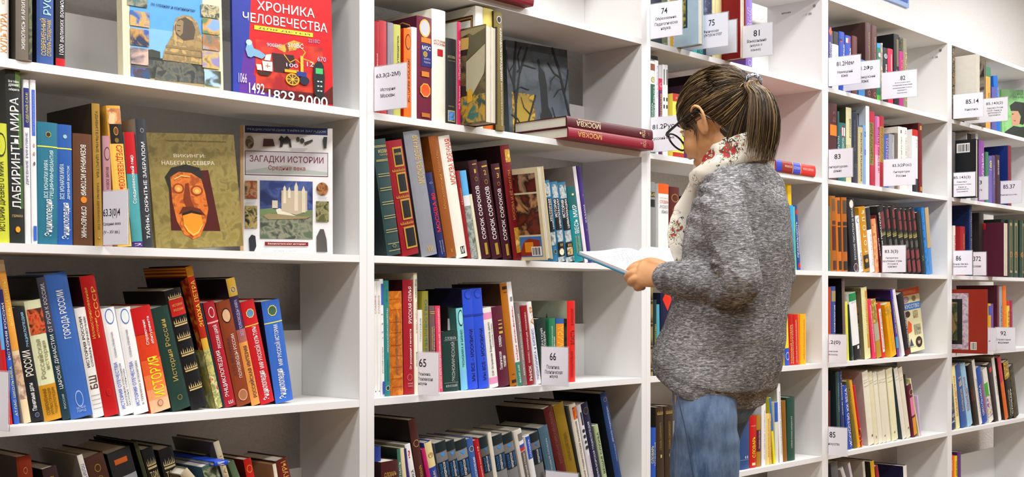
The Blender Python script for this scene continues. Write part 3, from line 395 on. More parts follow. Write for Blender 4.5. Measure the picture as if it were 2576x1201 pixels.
2 -1 795.4 30 845 36.9 242 -0.3 d4201a a8a890|bright red spine, right end of shelf|t:ВЛАСТЬ:.46:.64:6a1010:.35:.85;t:В РОССИИ:.7:.9:8a1414:.4:.7;t:ЗАКОНОДАТЕЛЬНАЯ:.06:.38:8a1414:.35:.65
2 -2 52.1 30 490 22.4 229.9 -0.4 263888|royal blue dictionary at left end|t:СЛОВАРЬ:.6:.75:c8b070:.5:.8
2 -2 142.9 30 490 11.4 218.3 -4.7 3a6c5a 18261f|thin sea green spine with white capitals|t:ЖИВОПИСЬ:.45:.85:f0f4f0:.2:.7
2 -2 55 0 490 56.1 194.2 -2.2 481a1e 2a1010|short wine dictionary with gold title|h:СЛОВАРЬ:.8:.86:c09848:.15:.85;l:.77:c09848;l:.755:c09848;o:.6:.3:c09848:481a1e:1
2 -2 162.2 30 490 13.7 219.1 -6.9 dcd0a8|cream spine before the violet one|
2 -2 178.4 30 490 8.7 218.4 -7.9 34286c|thin violet spine before question mark|
2 -2 202.1 30 490 19.1 230.9 -12.4 eeeaf0 8c8880|white spine with red question mark|h:?:.84:.93:c82020:.25:.6;t:НОВИНКА:.45:.7:181820:.25:.75
2 -2 220.8 30 490 27.8 293.4 -10.9 482220 1c100c|tall chestnut brown dictionary with round seal|o:.78:.55:c0a070:482220:1;t:ТОЛКОВЫЙ СЛОВАРЬ:.25:.58:c09040:.3:.7
2 -2 266.6 30 490 12.6 216.4 -15.2 b41a60|magenta spine beside shield volume|t:ПРАВО:.4:.6:e8e8f0:.3:.8
2 -2 280.3 30 490 25 232.1 -15.0 2c409c|blue and cream guide with red shield|b:.7:1:e0d098;o:.84:.7:a83020:b0a060:1.2;t:СПРАВОЧНИК:.3:.66:d0c8a0:.3:.65
2 -2 304.5 30 490 39.9 224.9 -12.0 747474|first grey law volume of the run|b:.88:1:14242a;tri:.84:.11:2c8ae0;b:.55:.76:0e2030;t:БОЛЬШАЯ:.57:.74:3c80c0:.1:.3;t:ЮРИДИЧЕСКАЯ:.56:.75:f0f4f8:.38:.62;t:ЭНЦИКЛОПЕДИЯ:.57:.74:2c78c0:.68:.9
2 -2 346.2 30 490 32.2 226.5 -12.6 68686a|second grey law volume of the run|b:.88:1:14242a;tri:.84:.11:2c8ae0;b:.55:.76:0e2030;t:БОЛЬШАЯ:.57:.74:3c80c0:.1:.3;t:ЮРИДИЧЕСКАЯ:.56:.75:f0f4f8:.38:.62;t:ЭНЦИКЛОПЕДИЯ:.57:.74:2c78c0:.68:.9
2 -2 378 30 490 42.1 223.9 -12.2 808082|third grey law volume of the run|b:.88:1:14242a;tri:.84:.11:2c8ae0;b:.55:.76:0e2030;t:БОЛЬШАЯ:.57:.74:3c80c0:.1:.3;t:ЮРИДИЧЕСКАЯ:.56:.75:f0f4f8:.38:.62;t:ЭНЦИКЛОПЕДИЯ:.57:.74:2c78c0:.68:.9
2 -2 423.6 30 490 23.7 226.1 -12.3 365ea4|blue crime encyclopedia with white emblem|o:.87:.7:f0ecd0:304058:1;t:ТАЙНЫ ПРЕСТУПЛЕНИЯ:.3:.76:f0f0e8:.35:.75
2 -2 453.1 30 490 19.5 220.8 -13.3 b01020|narrow red labour code|t:Трудовой кодекс РФ:.45:.92:f0e0d8:.35:.65
2 -2 474.6 30 490 30.4 226.7 -13.1 5e5e5a|fourth grey law volume of the run|b:.86:1:14242a;tri:.84:.11:2c70b8;b:.55:.76:0e2030;t:БОЛЬШАЯ:.57:.74:3c80c0:.1:.3;t:ЮРИДИЧЕСКАЯ:.56:.75:f0f4f8:.38:.62;t:ЭНЦИКЛОПЕДИЯ:.57:.74:2c78c0:.68:.9
2 -2 502.9 30 490 14.3 235.9 -11.5 dcd6c8|thin ivory spine between law volumes|
2 -2 519.5 30 490 42.1 224.8 -12.1 7c7e80|fifth grey law volume of the run|b:.88:1:14242a;tri:.84:.11:2c8ae0;b:.55:.76:0e2030;t:БОЛЬШАЯ:.57:.74:3c80c0:.1:.3;t:ЮРИДИЧЕСКАЯ:.56:.75:f0f4f8:.38:.62;t:ЭНЦИКЛОПЕДИЯ:.57:.74:2c78c0:.68:.9
2 -2 566.9 30 490 41.6 226.8 -13.6 78787a|sixth grey law volume of the run|b:.88:1:14242a;tri:.84:.11:2c8ae0;b:.55:.76:0e2030;t:БОЛЬШАЯ:.57:.74:3c80c0:.1:.3;t:ЮРИДИЧЕСКАЯ:.56:.75:f0f4f8:.38:.62;t:ЭНЦИКЛОПЕДИЯ:.57:.74:2c78c0:.68:.9
2 -2 622.5 30 490 32.7 235 -15.0 dcd8d0|white law book with tricolour flag|b:.86:.95:707070:.35:.95;b:.81:.85:e8e8f0:.35:1;b:.77:.81:2848b0:.35:1;b:.73:.77:c82020:.35:1;b:.3:.72:5c5450:.35:1;t:НАРОДНОЙ СТРАНЫ:.35:.7:e8e0d8:.5:.8
2 -2 658.1 30 490 21.6 215.6 -13.9 e6e6ee|white spine with blue grid top|b:.68:.99:2c54b8:.1:1;t:СЛОВАРЬ:.7:.95:e0e8f8:.4:.7;b:.3:.4:283078
2 -2 680.9 30 490 37.3 220.3 -13.8 6c6e70|last grey law volume before steel blue|b:.88:1:14242a;tri:.84:.11:2c70b8;b:.58:.78:0e2030;t:ЮРИДИЧЕСКАЯ:.59:.77:f0f4f8:.38:.62;t:ЭНЦИКЛОПЕДИЯ:.6:.76:2c78c0:.68:.9;t:ПРИВЕРЖЕНИК:.3:.45:202020:.4:.8
2 -2 730.1 30 490 41.3 236.1 -15.8 46687c 1c2c38|steel blue dictionary with pale letters|t:ТОЛКОВЫЙ СЛОВАРЬ:.35:.85:b0c4d0:.4:.6
2 -2 782 30 490 39.3 296.2 -18.3 5a1418 1e0c0c|tall dark red english dictionary|t:РУССКО-АНГЛИЙСКИЙ СЛОВАРЬ:.4:.95:805040:.3:.65
2 -2 821.6 30 490 45.6 301.4 -17.5 8a6c12 38300c|tall ochre english dictionary|t:АНГЛО-РУССКИЙ СЛОВАРЬ:.4:.7:6a5010:.3:.65
2 -2 867.3 30 490 12.3 292.5 -16.7 141c14|narrow black green spine beside ochre|
2 -2 878 30 490 29.5 294.6 -14.8 dcd6c8|ivory survival encyclopedia with fire photo|q:.84:.97:d04010,f08020,802008:.3:.9;t:ПОЛНАЯ ЭНЦИКЛОПЕДИЯ ВЫЖИВАНИЯ:.15:.82:303030:.4:.7
2 -2 915.7 30 490 19.3 292.6 -15.7 dcdce4|white arms spine with small silhouettes|b:.78:.92:282830:.4:.8;o:.72:.5:303030:303030:1;o:.66:.5:303030:303030:1;o:.6:.4:303030:303030:1;o:.54:.5:303030:303030:1;t:НОВОЕ В ВОЕННОМ:.2:.45:803030:.4:.7
2 -2 938.6 30 490 33.2 295.5 -16.3 1a1c3e 0c0c1c|dark navy naval encyclopedia|o:.92:.6:807050:282438:1;t:ВОЕННО-МОРСКАЯ ЭНЦИКЛОПЕДИЯ:.15:.8:c8ccdc:.35:.65
2 -2 975.2 30 490 20.9 223.2 -15.1 a8b890|pale green service spine, shorter than neighbours|t:ВЕЩАЯ СЛУЖБА:.3:.9:303828:.3:.8
2 -2 1037.2 30 490 30.9 323.5 -15.9 1c3c74 0a0e1c|tallest blue volume at right end|t:ЗЕРКАЛО ЭНЦИКЛОПЕДИЮ:.5:.86:c0ccdc:.45:.7;o:.93:.4:c89030:1c3c74:1.2;t:ТАЙНЫ РАЗВЕДКИ:.3:.48:a0b0c8:.5:.7
3 2 1175.5 10 1910 60.3 171.6 0.0 28303e|dark spine mostly behind number card|
3 2 1239.8 10 1910 29.9 176.5 0.0 667458|olive green spine behind number card|h:ОБЩАЯ:.03:.05:e0e0d0
3 2 1270.5 10 1910 13.4 177.4 0.0 e0ddd0|thin white spine behind number card|
3 2 1284.8 10 1910 32.1 187.6 0.0 d8a030|yellow spine behind number card|q:0:.2:c02020,e8e8e8,402020:.4:1
3 2 1407.5 10 1910 32.7 221.5 0.0 209c9c|first teal spine between cards|o:.04:.25:d0e8e8:209c9c:1
3 2 1442.8 10 1910 32.2 225.7 0.0 168888|second teal spine between cards|o:.06:.3:d0e8e8:168888:1
3 2 1476.8 10 1910 48.1 245.4 0.0 3a4868|slate blue spine with window pattern|q:.3:.98:3a4868,28304c,5a6a88
3 2 1526.7 10 1910 21.2 244.7 0.0 e0d8a8|thin buttermilk spine|
3 2 1549.3 10 1910 36.7 257 0.0 e6dea0|pale yellow sorcery spine|t:КОЛДУНЫ:.3:.6:404020:.2:.45;t:СЛАВЯН:.3:.55:404020:.55:.8
3 2 1736.3 10 1910 42.2 283.1 0.0 785ab0|purple linguistics spine at right end|t:ЯЗЫКОЗНАНИЕ:.32:.75:c0b0d8:.15:.85;o:.06:.4:d0c8e0:785ab0:1
3 1 1201.4 30 1555 43.6 321 0.0 15171a|black book showing above green one at left|h:ВИТЕ:.93:.96:e8e8e8:.1:.8
3 1 1174.6 10 1555 26.9 296.3 0.0 dcdce0|white and green spine with medallion|b:0:.75:24604c;b:.9:.97:8a4a2c;o:.8:.7:809050:c0b880:1;t:ТОЛКОВЫЙ СЛОВАРЬ:.1:.55:d0e0d8:.15:.4;t:РУССКОГО ЯЗЫКА:.25:.73:d0e0d8:.5:.8
3 1 1202.1 10 1555 17.5 301 0.0 eceaf0|white literacy spine with lilac letters|t:ПИСЬМЕННОСТЬ:.6:.95:9080c0:.3:.7
3 1 1220.8 10 1555 19.5 289.3 0.0 5c2458|purple punctuation spine with yellow letters|b:.85:1:c0c0c4;b:.72:.85:c02848;t:ПУНКТУАЦИЯ:.42:.68:e8c040:.3:.75;o:.78:.6:f0f0f0:c02848:1
3 1 1240.9 10 1555 13.5 293.3 0.0 e8e8ea|first slim white dictionary with black marks|b:.78:.95:303030:.35:.65;b:.6:.64:202020:.25:.75;b:.52:.56:202020:.25:.75
3 1 1255.6 10 1555 14.2 294.3 0.0 e8e8ea|second slim white dictionary with black marks|b:.78:.95:303030:.35:.65;b:.6:.64:202020:.25:.75;b:.52:.56:202020:.25:.75
3 1 1299.5 10 1555 62.5 208.1 0.0 e8dc58 dcc850|red and yellow grammar guide|b:.88:1:b83018;b:0:.08:a82c18;h:Д.Э. Розенталь:.92:.945:f0e0c0:.2:.9;h:БОЛЬШОЙ:.76:.785:a8a060:.15:.9;h:СПРАВОЧНИК:.72:.74:a8a060:.15:.9
3 1 1362.7 10 1555 28.9 242.9 0.0 54204c 30142c|plum spine beside grammar guide|
3 1 1392.9 10 1555 29.9 237.5 0.0 48a0b0|turquoise and white spine beside plum|b:.8:1:c0c8c8:0:.6
3 1 1541.4 30 1555 41.1 312.2 0.0 541c44 240c18|tall burgundy volume behind the girl's head|
3 0 1186.9 20 1200 29.1 267.4 0.0 888886|grey speckled spine with black label|b:.82:.88:303030:.1:.9;b:.7:.79:202020:.1:.9;h:БАЯ:.83:.87:c8b070:.1:.9;o:.03:.8:101010:101010:1
3 0 1234.7 20 1200 55 265.4 0.0 ecebf0|white spelling dictionary with orange head|b:.88:1:e85c10;b:0:.07:17171b;h:ОРФОГРАФИЧЕСКИЙ:.82:.835:e08878:.1:.92;h:СЛОВАРЬ:.76:.8:c86058:.1:.92;h:РУССКОГО:.7:.74:707078:.1:.92;h:ЯЗЫКА:.64:.68:707078:.22:.88;b:.015:.085:e8e8e8:.4:.7;h:XX:.02:.07:202020:.43:.67
3 0 1294.5 20 1200 54.8 259.2 0.0 58201a|brown dictionary with gold crest|o:.86:.7:b08830:58201a:1.4;h:ДАЛЬ:.7:.72:a07840:.2:.9;h:ТОЛКОВЫЙ:.66:.68:a07840:.2:.9;h:СЛОВАРЬ:.6:.62:a07840:.2:.9
3 0 1350 20 1200 21.6 219.6 0.0 6a2c20|shorter reddish brown spine beside crest volume|
3 0 1371.6 20 1200 21.2 233.4 0.0 101014|black spine at edge of scarf|
3 0 2017.1 20 1200 24.2 239 0.0 388a9c|aqua spine behind the girl's back|
3 0 2066 30 1200 27.6 322 -2.3 e8b818|tall yellow spine behind the girl's back|
3 0 2062.6 20 1200 25.3 241.3 -2.7 28a0d8|sky blue and yellow spine behind sweater|b:0:.16:e8e020;t:ЯЗЫК:.2:.4:184888:.3:.7
3 0 2088.7 20 1200 11.9 238.1 -3.5 68b8a0|mint green spine behind sweater|t:ИМЕНА И СЛОВА:.25:.6:306858:.3:.7
3 0 2108.8 20 1200 24 243.1 -6.0 28488c|blue Russian language spine with red diamonds|dia:.9:.9:c82828;dia:.07:.9:c82828;t:ПРАВИЛЬНОСТЬ:.2:.75:e8ecf4:.1:.4;t:РУССКОГО ЯЗЫКА:.25:.7:e8ecf4:.55:.85
3 -1 1187.1 20 845 16.9 290.3 0.0 8a7a4c|gold and brown patterned spine at left end|z:.05:.2:40301c;z:.3:.45:40301c;z:.55:.7:40301c;z:.8:.95:40301c
3 -1 1204.9 20 845 18.2 245 0.0 1c2c28|dark green language spine with yellow letters|t:СЛОВАРИ РУССКОГО ЯЗЫКА:.3:.68:d8c040:.3:.7
3 -1 1226.2 20 845 17.2 229.8 -1.3 48a0b8|light blue spine beside dark green|
3 -1 1246.8 20 845 66.4 267.3 0.0 181c3c|navy volume with red diamond near cuff|dia:.92:.6:d83018
3 -1 1898 20 845 35.6 213.2 -2.8 202228|black spine touching sweater|
3 -1 1934.7 20 845 35 213.1 -2.8 202228|second black spine from sweater|o:.1:.3:b09040:202228:1
3 -1 1970.8 20 845.7 32 210.8 0.9 22242a|third black spine, beside yellow|o:.12:.4:b09040:22242a:1;t:РУССКИЙ ЯЗЫК:.45:.8:484850:.4:.6
3 -1 2018.2 20 845 33.8 229.9 -4.1 ead030|yellow and blue spine by the sweater|b:0:.28:2c50b8;h:СЛОВАРЬ:.78:.8:404030;o:.15:.7:d8e0f4:2c50b8:.8
3 -1 2053.2 20 845 30.9 190.1 -3.0 b81818|first red dictionary beside yellow|t:ТОЛКОВЫЙ СЛОВАРЬ:.03:.8:f0c860:.1:.45;t:СОВРЕМЕННОГО ЯЗЫКА:.03:.8:f0d0b0:.55:.85
3 -1 2085.2 20 845 29 188.6 -2.4 c41c1c|second red dictionary beside gold|t:ШКОЛЬНЫЙ ОРФОГРАФИЧЕСКИЙ СЛОВАРЬ:.05:.9:f0d0b0:.3:.6
3 -1 2114.2 20 845 13.5 189.5 -2.0 e86820|thin orange spine|
3 -1 2128.7 20 845 43.1 190.4 -0.3 f0ac10|golden yellow spelling dictionary at right end|t:ОРФОГРАФИЧЕСКИЙ СЛОВАРЬ:.1:.9:b87010:.45:.65
3 -2 1188.8 20 490 32.3 188.7 0.0 2450b0|blue difficulties guide with yellow letters|t:СЛОВАРЬ:.4:.7:f0e030:.15:.5;t:ТРУДНОСТЕЙ:.35:.75:e8ecf8:.6:.85
3 -2 1226.1 20 490 41.4 253.4 -1.5 382a1c 1a140e|first brown volume, gold numeral one|z:.9:.96:a08850;t:СЛОВАРЬ СОВРЕМЕННОГО:.45:.8:907840:.35:.6;h:I:.35:.39:c0a860:.4:.6
3 -2 1271.4 20 490 45.7 253.7 -0.9 382a1c|second brown volume, gold numeral two|z:.9:.96:a08850;t:СЛОВАРЬ СОВРЕМЕННОГО:.45:.8:907840:.35:.6;h:II:.35:.39:c0a860:.4:.7
3 -2 1710 20 490 65.3 224.4 0.0 28487c|large blue volume beside the jeans|l:.15:a0b0c8;h:II:.17:.21:c0c8d8:.5:.8
3 -2 1777.4 20 490 43.4 184.8 0.0 c01414|red explanatory dictionary with yellow title|h:ТОЛКОВЫЙ:.8:.82:f0d0a0;t:СЛОВАРЬ:.2:.6:f0e030:.3:.75;b:.05:.1:f0d0a0:.25:.75
3 -2 1822.8 20 490 27.6 184.3 0.0 a87820|brown difficult cases guide|b:.3:.72:58202c;t:ТРУДНЫЕ СЛУЧАИ:.35:.7:e8c8c0:.35:.65
3 -2 1856.5 20 490 28.9 224.3 0.0 e6e6ee b0b0b8|plain white spine beside brown guide|t:АКТИВНЫЙ СЛОВАРЬ:.1:.9:808090:.4:.6
3 -2 1887.6 20 490 22.8 186.5 -0.6 e6cc78|pale straw spine|t:ФРАЗЕОЛОГИЧЕСКИЙ:.15:.9:806830:.35:.6
3 -2 1911.6 20 490 11.2 185.7 -1.6 e8b060|apricot foreign words dictionary|t:СЛОВАРЬ ИНОСТРАННЫХ СЛОВ:.1:.85:805020:.35:.7
3 -2 1936.8 20 490 14.7 244.5 -7.7 e0d820 b8b020|blue topped yellow spine|b:.5:1:2c70b8
3 -2 1951.7 20 490 23.7 224.6 -2.2 d8d8d0|white spine with blue top|b:.68:1:2c58b8
3 -2 1980.5 20 490 24.7 291.1 -4.0 eceaea 98988e|tall white spine, tallest here|t:ШКОЛЬНЫЙ СЛОВАРЬ ЖИВОЙ РУССКИЙ:.1:.9:404040:.4:.6
3 -2 2006.3 20 490 28.2 226 -3.0 8c5a1c|amber brown spine beside dark green|
3 -2 2035.7 20 490 55.1 236.4 -0.8 1e483a|dark green word games volume at right end|t:СЛОВАРЬ РУССКИХ НАРОДНЫХ ИГР:.2:.7:b8c8b8:.4:.6
4 2 2317.3 8 1910 31.9 237.9 0.0 28286c|navy spine with orange diamond|dia:.93:.9:e05820;t:НЕМЕЦКО-РУССКИЙ:.35:.75:f0f0f8:.2:.5;t:СЛОВАРЬ:.4:.75:f0f0f8:.55:.8
4 2 2352.6 8 1910 49.5 227 0.0 dcd8dc|black topped white spine|b:.78:1:1c1c1c;t:РУССКИЙ:.4:.6:d0a0b0:.3:.6
4 2 2407.6 8 1910 43.3 234.7 0.0 2240a0|first blue language book with flag|b:.84:.88:202020:.1:.4;b:.82:.84:c03020:.1:.4;t:ЯЗЫК:.6:.8:f0f0f8:.6:.95;t:ЯЗЫК:.02:.1:f0f0f8:.5:.95
4 2 2454.4 8 1910 49.6 227.9 0.0 2240a0|second blue language book with flag|b:.87:.95:f0f0f0:.1:.35;b:.87:.95:c82838:.35:.6;t:ЯЗЫК:.6:.8:f0f0f8:.6:.95
4 2 2511.9 8 1910 44.7 234.5 0.0 5a2420|reddish brown spine beside second blue|
4 2 2569 8 1910 55.1 149.4 0.0 3878b0|short light blue spine behind cards|
4 2 2627.8 8 1910 50.8 306.7 -0.7 4c2c2a 3c2422|first tall chocolate volume with gold letters|t:РУССКО-НЕМЕЦКИЙ СЛОВАРЬ:.35:.88:b8a078:.4:.6;o:.07:.3:c8b090:4c2c2a:1
4 2 2679.4 8 1910 47 304.7 0.0 542e2c|second tall chocolate volume with gold letters|t:ИСПАНСКИЙ СЛОВАРЬ:.35:.85:b8a078:.4:.6;o:.07:.3:c8b090:542e2c:1
4 2 2726.4 8 1910 33.8 238.4 0.0 16785c|green spine with magenta disc|b:.92:1:3c90d0;o:.8:.8:98186c:d0c0d0:1;b:0:.1:60c040
4 2 2761 8 1910 13.1 243.4 0.0 d8c8a8|thin multicoloured spine|q:0:1:d8c8a8,a06050,78a0a8
4 2 2778.8 8 1910 43.7 228.2 0.0 1c1c20|black spine with white oval|o:.85:.5:d8d8e8:809098:1.4;t:Тигина:.5:.7:e0e0e0:.3:.7
4 2 2827.2 8 1910 47.5 231.2 -0.8 c62448|raspberry spine with white strip|b:.6:.9:e0b0b8:.45:.6;h:А:.43:.46:f0c040
4 2 2882.7 8 1910 47.5 301.3 -0.6 1a1c1e 0c0e12|tall black folio with gold panel|b:.55:.93:786848:.4:.85;t:ЭНЦИКЛОПЕДИЯ:.2:.5:989070:.3:.6
4 2 2931 8 1910 39.1 235.9 0.0 ac2878|magenta spine under photo|t:ЛИРИКА:.45:.85:e08040:.3:.7
4 2 2957.1 20 1910 25.3 300.5 0.0 54564c|dark photo spine behind magenta|q:.5:1:54564c,24261c,808878
4 2 2971.7 8 1910 36.3 294.9 -0.6 86806c|grey spine with golden capitals at right end|t:ПОЭТЕССЫ:.1:.8:c8b060:.25:.75
4 1 2321.8 8 1555 67.3 299.9 0.0 4a2426|brown volume with orange square|b:.58:.72:e87818:.15:.95;q:.76:.82:6a3c38,4a2426,7a4848:.4:.8;q:.85:.9:6a3c38,4a2426,7a4848:.4:.8
4 1 2391.3 8 1555 15.1 273.6 0.0 2c5054|thin dark teal spine|t:КУЛЬТУРА:.4:.65:f0f0f0:.1:.9
4 1 2408.5 8 1555 50.8 231.7 0.0 286868|green teal spine with white diamond|b:.78:.92:e8e8e8:.3:.8;dia:.85:.4:902838;t:ЛИТЕРАТУРА:.5:.75:d0d8d0:.3:.65
4 1 2462.3 8 1555 45.7 297.8 0.0 c8c49c 303420|cream green tall spine|t:РУССКИЙ:.6:.85:606048:.4:.8;q:.1:.5:c8c49c,a8a880,d8d4b8
4 1 2512.5 8 1555 49.5 282.2 -0.6 2a2e3c|navy spine with pale tiny letters|t:ЛИТЕРАТУРНОЕ НАСЛЕДСТВО:.45:.9:707880:.3:.5;o:.25:.3:808060:2a2e3c:1.5
4 1 2562.7 8 1555 41 230.9 0.0 b8aa80|khaki dictionary with dark letters|t:ЗНАМЕНИТЫЕ ПИСАТЕЛИ:.05:.9:303028:.4:.7
4 1 2604.5 8 1555 26.1 241.4 0.0 7898c4|soft blue spine|t:XX:.8:.9:405080:.3:.8;t:XX:.5:.6:405080:.3:.8
4 1 2631.4 8 1555 30.2 322.1 -0.4 e8e8ec b8c4d0|tall white spine with blue framed cover|
4 1 2665.5 8 1555 44.7 304.4 -1.0 a82438|red spine with olive block|b:.28:.85:80783c:.0:.6;t:ЭНЦИКЛОПЕДИЯ:.3:.84:302c20:.1:.5
4 1 2712.5 8 1555 39.7 290.2 -0.5 d870a0|pink great themes spine|b:0:.45:e8a8b8;b:.6:1:a05890:0:.3;t:100 ВЕЛИКИХ ТЕАТРОВ:.2:.85:7a2860:.4:.8
4 1 2753 8 1555 35.3 296 0.0 b02838|second red spine with olive block|b:.35:.85:988838;t:ЭНЦИКЛОПЕДИЯ:.36:.84:a02030:.2:.7
4 1 2790 8 1555 43.1 220.6 0.0 3c60ac|blue literature spine|t:ЛИТЕРАТУРА:.4:.95:e8a0a8:.3:.85
4 1 2833.9 8 1555 51.1 229 0.0 989aa2|silver spine|t:Справочник:.6:.85:e0e0e0:.4:.6;b:.5:.95:c0c2c8:.6:.75
4 1 2886.7 8 1555 30 238.5 0.0 6c6058|taupe spine|t:ЛИТЕРАТУРНАЯ:.3:.8:888078:.3:.6
4 1 2920 8 1555 43 269.5 0.0 e8e2da|white childhood volume, numeral one|h:1:.9:.95:505050:.4:.6;t:МИР ДЕТСТВА:.4:.85:806858:.5:.7;b:0:.3:c89090:0:.2
4 1 2963.9 8 1555 41 270.6 0.0 e8e2da|white childhood volume, numeral two|h:2:.9:.95:505050:.4:.6;t:МИР ДЕТСТВА:.4:.85:806858:.5:.7
4 1 3054.6 8 1555 55 271.2 0.0 eae8ee|white grammar dictionary with red head|b:.9:1:c02020;b:0:.22:20242c;h:СЛОВАРЬ:.82:.85:b8a8b0:.5:.9;h:ЮНОГО:.77:.8:b8a8b0:.5:.9;h:РУССКОГО:.72:.75:b8a8b0:.5:.9
4 1 3118.4 8 1555 37.4 305.1 -1.0 6c1820 3c1014|tall maroon volume with gold squares at right|b:.9:.96:b08840:.25:.75;b:.03:.09:b08840:.25:.75;t:ЭНЦИКЛОПЕДИЧЕСКИЙ СЛОВАРЬ:.12:.88:906040:.35:.6
4 0 2328.7 12 1200 11.6 252.9 0.0 587060|faded green spine at left end|t:КИТАЙ:.65:.9:c8a850:.2:.8;o:.3:.5:e0a050:808060:1;b:.0:.3:50806c
4 0 2348.8 12 1200 46.8 294.2 -2.4 9c5c16|first tan and leather volume|b:.8:.96:6c5034:.3:.9;b:.62:.67:50241c:.3:.9;b:.28:.6:54201c:.25:.9;b:.02:.14:50241c:.3:.9
4 0 2398.2 12 1200 39.7 290.6 -3.3 c06818|second tan and leather volume|b:.78:.96:504030:.3:.95;b:.62:.67:2c2420:.3:.95;b:.27:.6:2c2420:.3:.95;b:.02:.14:2c2420:.3:.95
4 0 2439.3 12 1200 45.5 294.1 -2.0 a85c18|third tan and leather volume|b:.78:.96:504030:.2:.9;b:.62:.67:2c2420:.2:.9;b:.27:.6:2c2420:.2:.9;b:.02:.14:2c2420:.2:.9
4 0 2517.8 12 1200 62.1 289.9 -8.7 22242a|thick black writers volume with white letters|t:РУССКИЕ ПИСАТЕЛИ 20 ВЕКА:.16:.87:c8ccd0:.4:.65;o:.93:.45:c09880:e8d8d0:1;o:.05:.45:c8b0a8:403840:1
4 0 2583.3 12 1200 34.1 227.5 -9.9 e8e8f0|white thesaurus spine with blue letters|t:СЛОВАРЬ:.05:.35:6070a0:.35:.75;t:ТЕАТРАЛЬНЫЙ:.38:.85:9098a8:.4:.6;o:.92:.5:6078c0:e8e8f0:1
4 0 2620.6 12 1200 53.5 265.1 -10.2 c48614|amber spine with spaced white letters|t:Г О Г О Л Ь:.3:.96:f0e8c0:.3:.75;b:.05:.26:28241c:.1:.95;o:.17:.35:e0b860:d09030:1.5
4 0 2676.4 12 1200 39.2 266.4 -9.8 e8e6ec|black topped white spine|b:.66:1:282a30;t:СЛОВАРЬ:.1:.6:a0a0b0:.5:.7
4 0 2716.1 20 1200 18.1 219.8 -8.8 e0c890|thin straw spine|
4 0 2719.7 12 1200 34.5 222.6 -7.8 e08c5c|salmon and orange patterned spine|q:.1:.9:e08c5c,e8b878,c86848
4 0 2770.7 12 1200 16.6 242.3 -14.4 5c1420|thin burgundy spine before black series|t:КНИГИ:.3:.6:e0d8d0:.2:.7
4 0 2795.8 12 1200 53.1 281.9 -12.4 1e1c1c|first black red banded volume, thick|b:.65:.9:702c34:.3:.95;z:.55:.62:a8a060;t:100 ПИСАТЕЛЕЙ:.4:.9:f0f0f0:.05:.25
4 0 2853.8 12 1200 46.6 281.9 -13.2 1e1c1c|second black red banded volume|b:.82:.95:7a2c34:.4:.95;b:.66:.8:7a2c34:.4:.95;z:.55:.64:a8a060;b:.4:.5:505048:.3:.9
4 0 2905.3 12 1200 45.9 284.6 -12.7 1e1c1c|third black red banded volume|b:.82:.95:7a2c34:.4:.95;b:.66:.8:7a2c34:.4:.95;z:.55:.64:a8a060;b:.4:.5:505048:.3:.9
4 0 2955.4 12 1200 51.9 278.4 -12.4 1e1c1c|fourth black red banded volume|b:.82:.95:7a2c34:.4:.95;b:.66:.8:7a2c34:.4:.95;z:.55:.64:a8a060;b:.4:.5:505048:.3:.9
4 0 3011.5 12 1200 43.5 281.4 -13.1 1e1c1c|fifth black red banded volume|b:.82:.95:7a2c34:.4:.95;b:.66:.8:7a2c34:.4:.95;z:.55:.64:a8a060;b:.4:.5:505048:.3:.9;b:.23:.36:7a2c34:.2:.95;b:.02:.2:7a2c34:.2:.95
4 0 3057.7 12 1200 41.1 282.7 -12.6 1e1c1c|sixth black red banded volume|b:.82:.95:7a2c34:.4:.95;b:.66:.8:7a2c34:.4:.95;z:.55:.64:a8a060;b:.4:.5:505048:.3:.9;b:.23:.36:7a2c34:.2:.95;b:.02:.2:7a2c34:.2:.95
4 0 3102.9 12 1200 47.6 288.3 -13.4 1e1c1c|seventh black red banded volume, frontmost|b:.84:.95:7a2c34:.4:.95;b:.66:.8:7a2c34:.4:.95;z:.55:.64:a8a060;b:.4:.5:505048:.3:.9;b:.23:.36:7a2c34:.2:.95;b:.02:.2:7a2c34:.2:.95
4 0 3155.1 12 1200 46.9 273.3 -12.5 181c1c|dark green black spine beside blue|t:XX:.2:.3:708060:.3:.7;t:ЭНЦИКЛОПЕДИЯ:.4:.85:506050:.4:.6
4 0 3204.8 12 1200 27 295.5 -10.9 2878c4|bright blue spine|q:0:1:2878c4,3c90d8,1c60a8
4 0 3234 12 1200 36.3 297.6 -9.1 4c88c8|tan and blue last spine|b:.4:1:b8a070
4 -1 2341.6 20 845 19.6 294.2 0.0 b8401c|thin vermilion spine at left end|
4 -1 2363.2 20 845 38.3 297 -0.3 38488a|navy mythology spine with relief picture|b:.8:.94:98885c:.1:.95;t:МИФОЛОГИЯ:.4:.75:e0e4ec:.5:.85
4 -1 2463.9 20 845 23.1 329 -2.6 685a58 0f1010|brown grey spine of tall black folio|T:МИФЫ НАРОДОВ МИРА:.4:.9:b0703c:.3:.7
4 -1 2490.4 20 845 21.2 235.9 -3.8 d8d84c|thin lime yellow spine|
4 -1 2528.1 20 845 16.4 225.5 -8.7 1c3028|dark green black spine beside lime|t:СЛОВАРЬ:.2:.6:506858:.4:.6;o:.04:.5:c0d0c0:1c3028:1
4 -1 2549 20 845 59.6 270.8 -9.1 e8e8ec|green white and black dictionary|b:.88:1:1c8048;b:0:.22:18181c;b:.15:.2:e0e0e0:.55:.85;h:ЕВРОПА:.85:.87:80c0a0:.2:.9
4 -1 2646.4 20 845 50.5 294.1 -7.2 dcd8a0 4a4430|cream and gold tall spine|b:.15:.95:c88c30:.5:.95;t:МИФЫ И ЛЕГЕНДЫ:.35:.85:f0e0b0:.3:.7
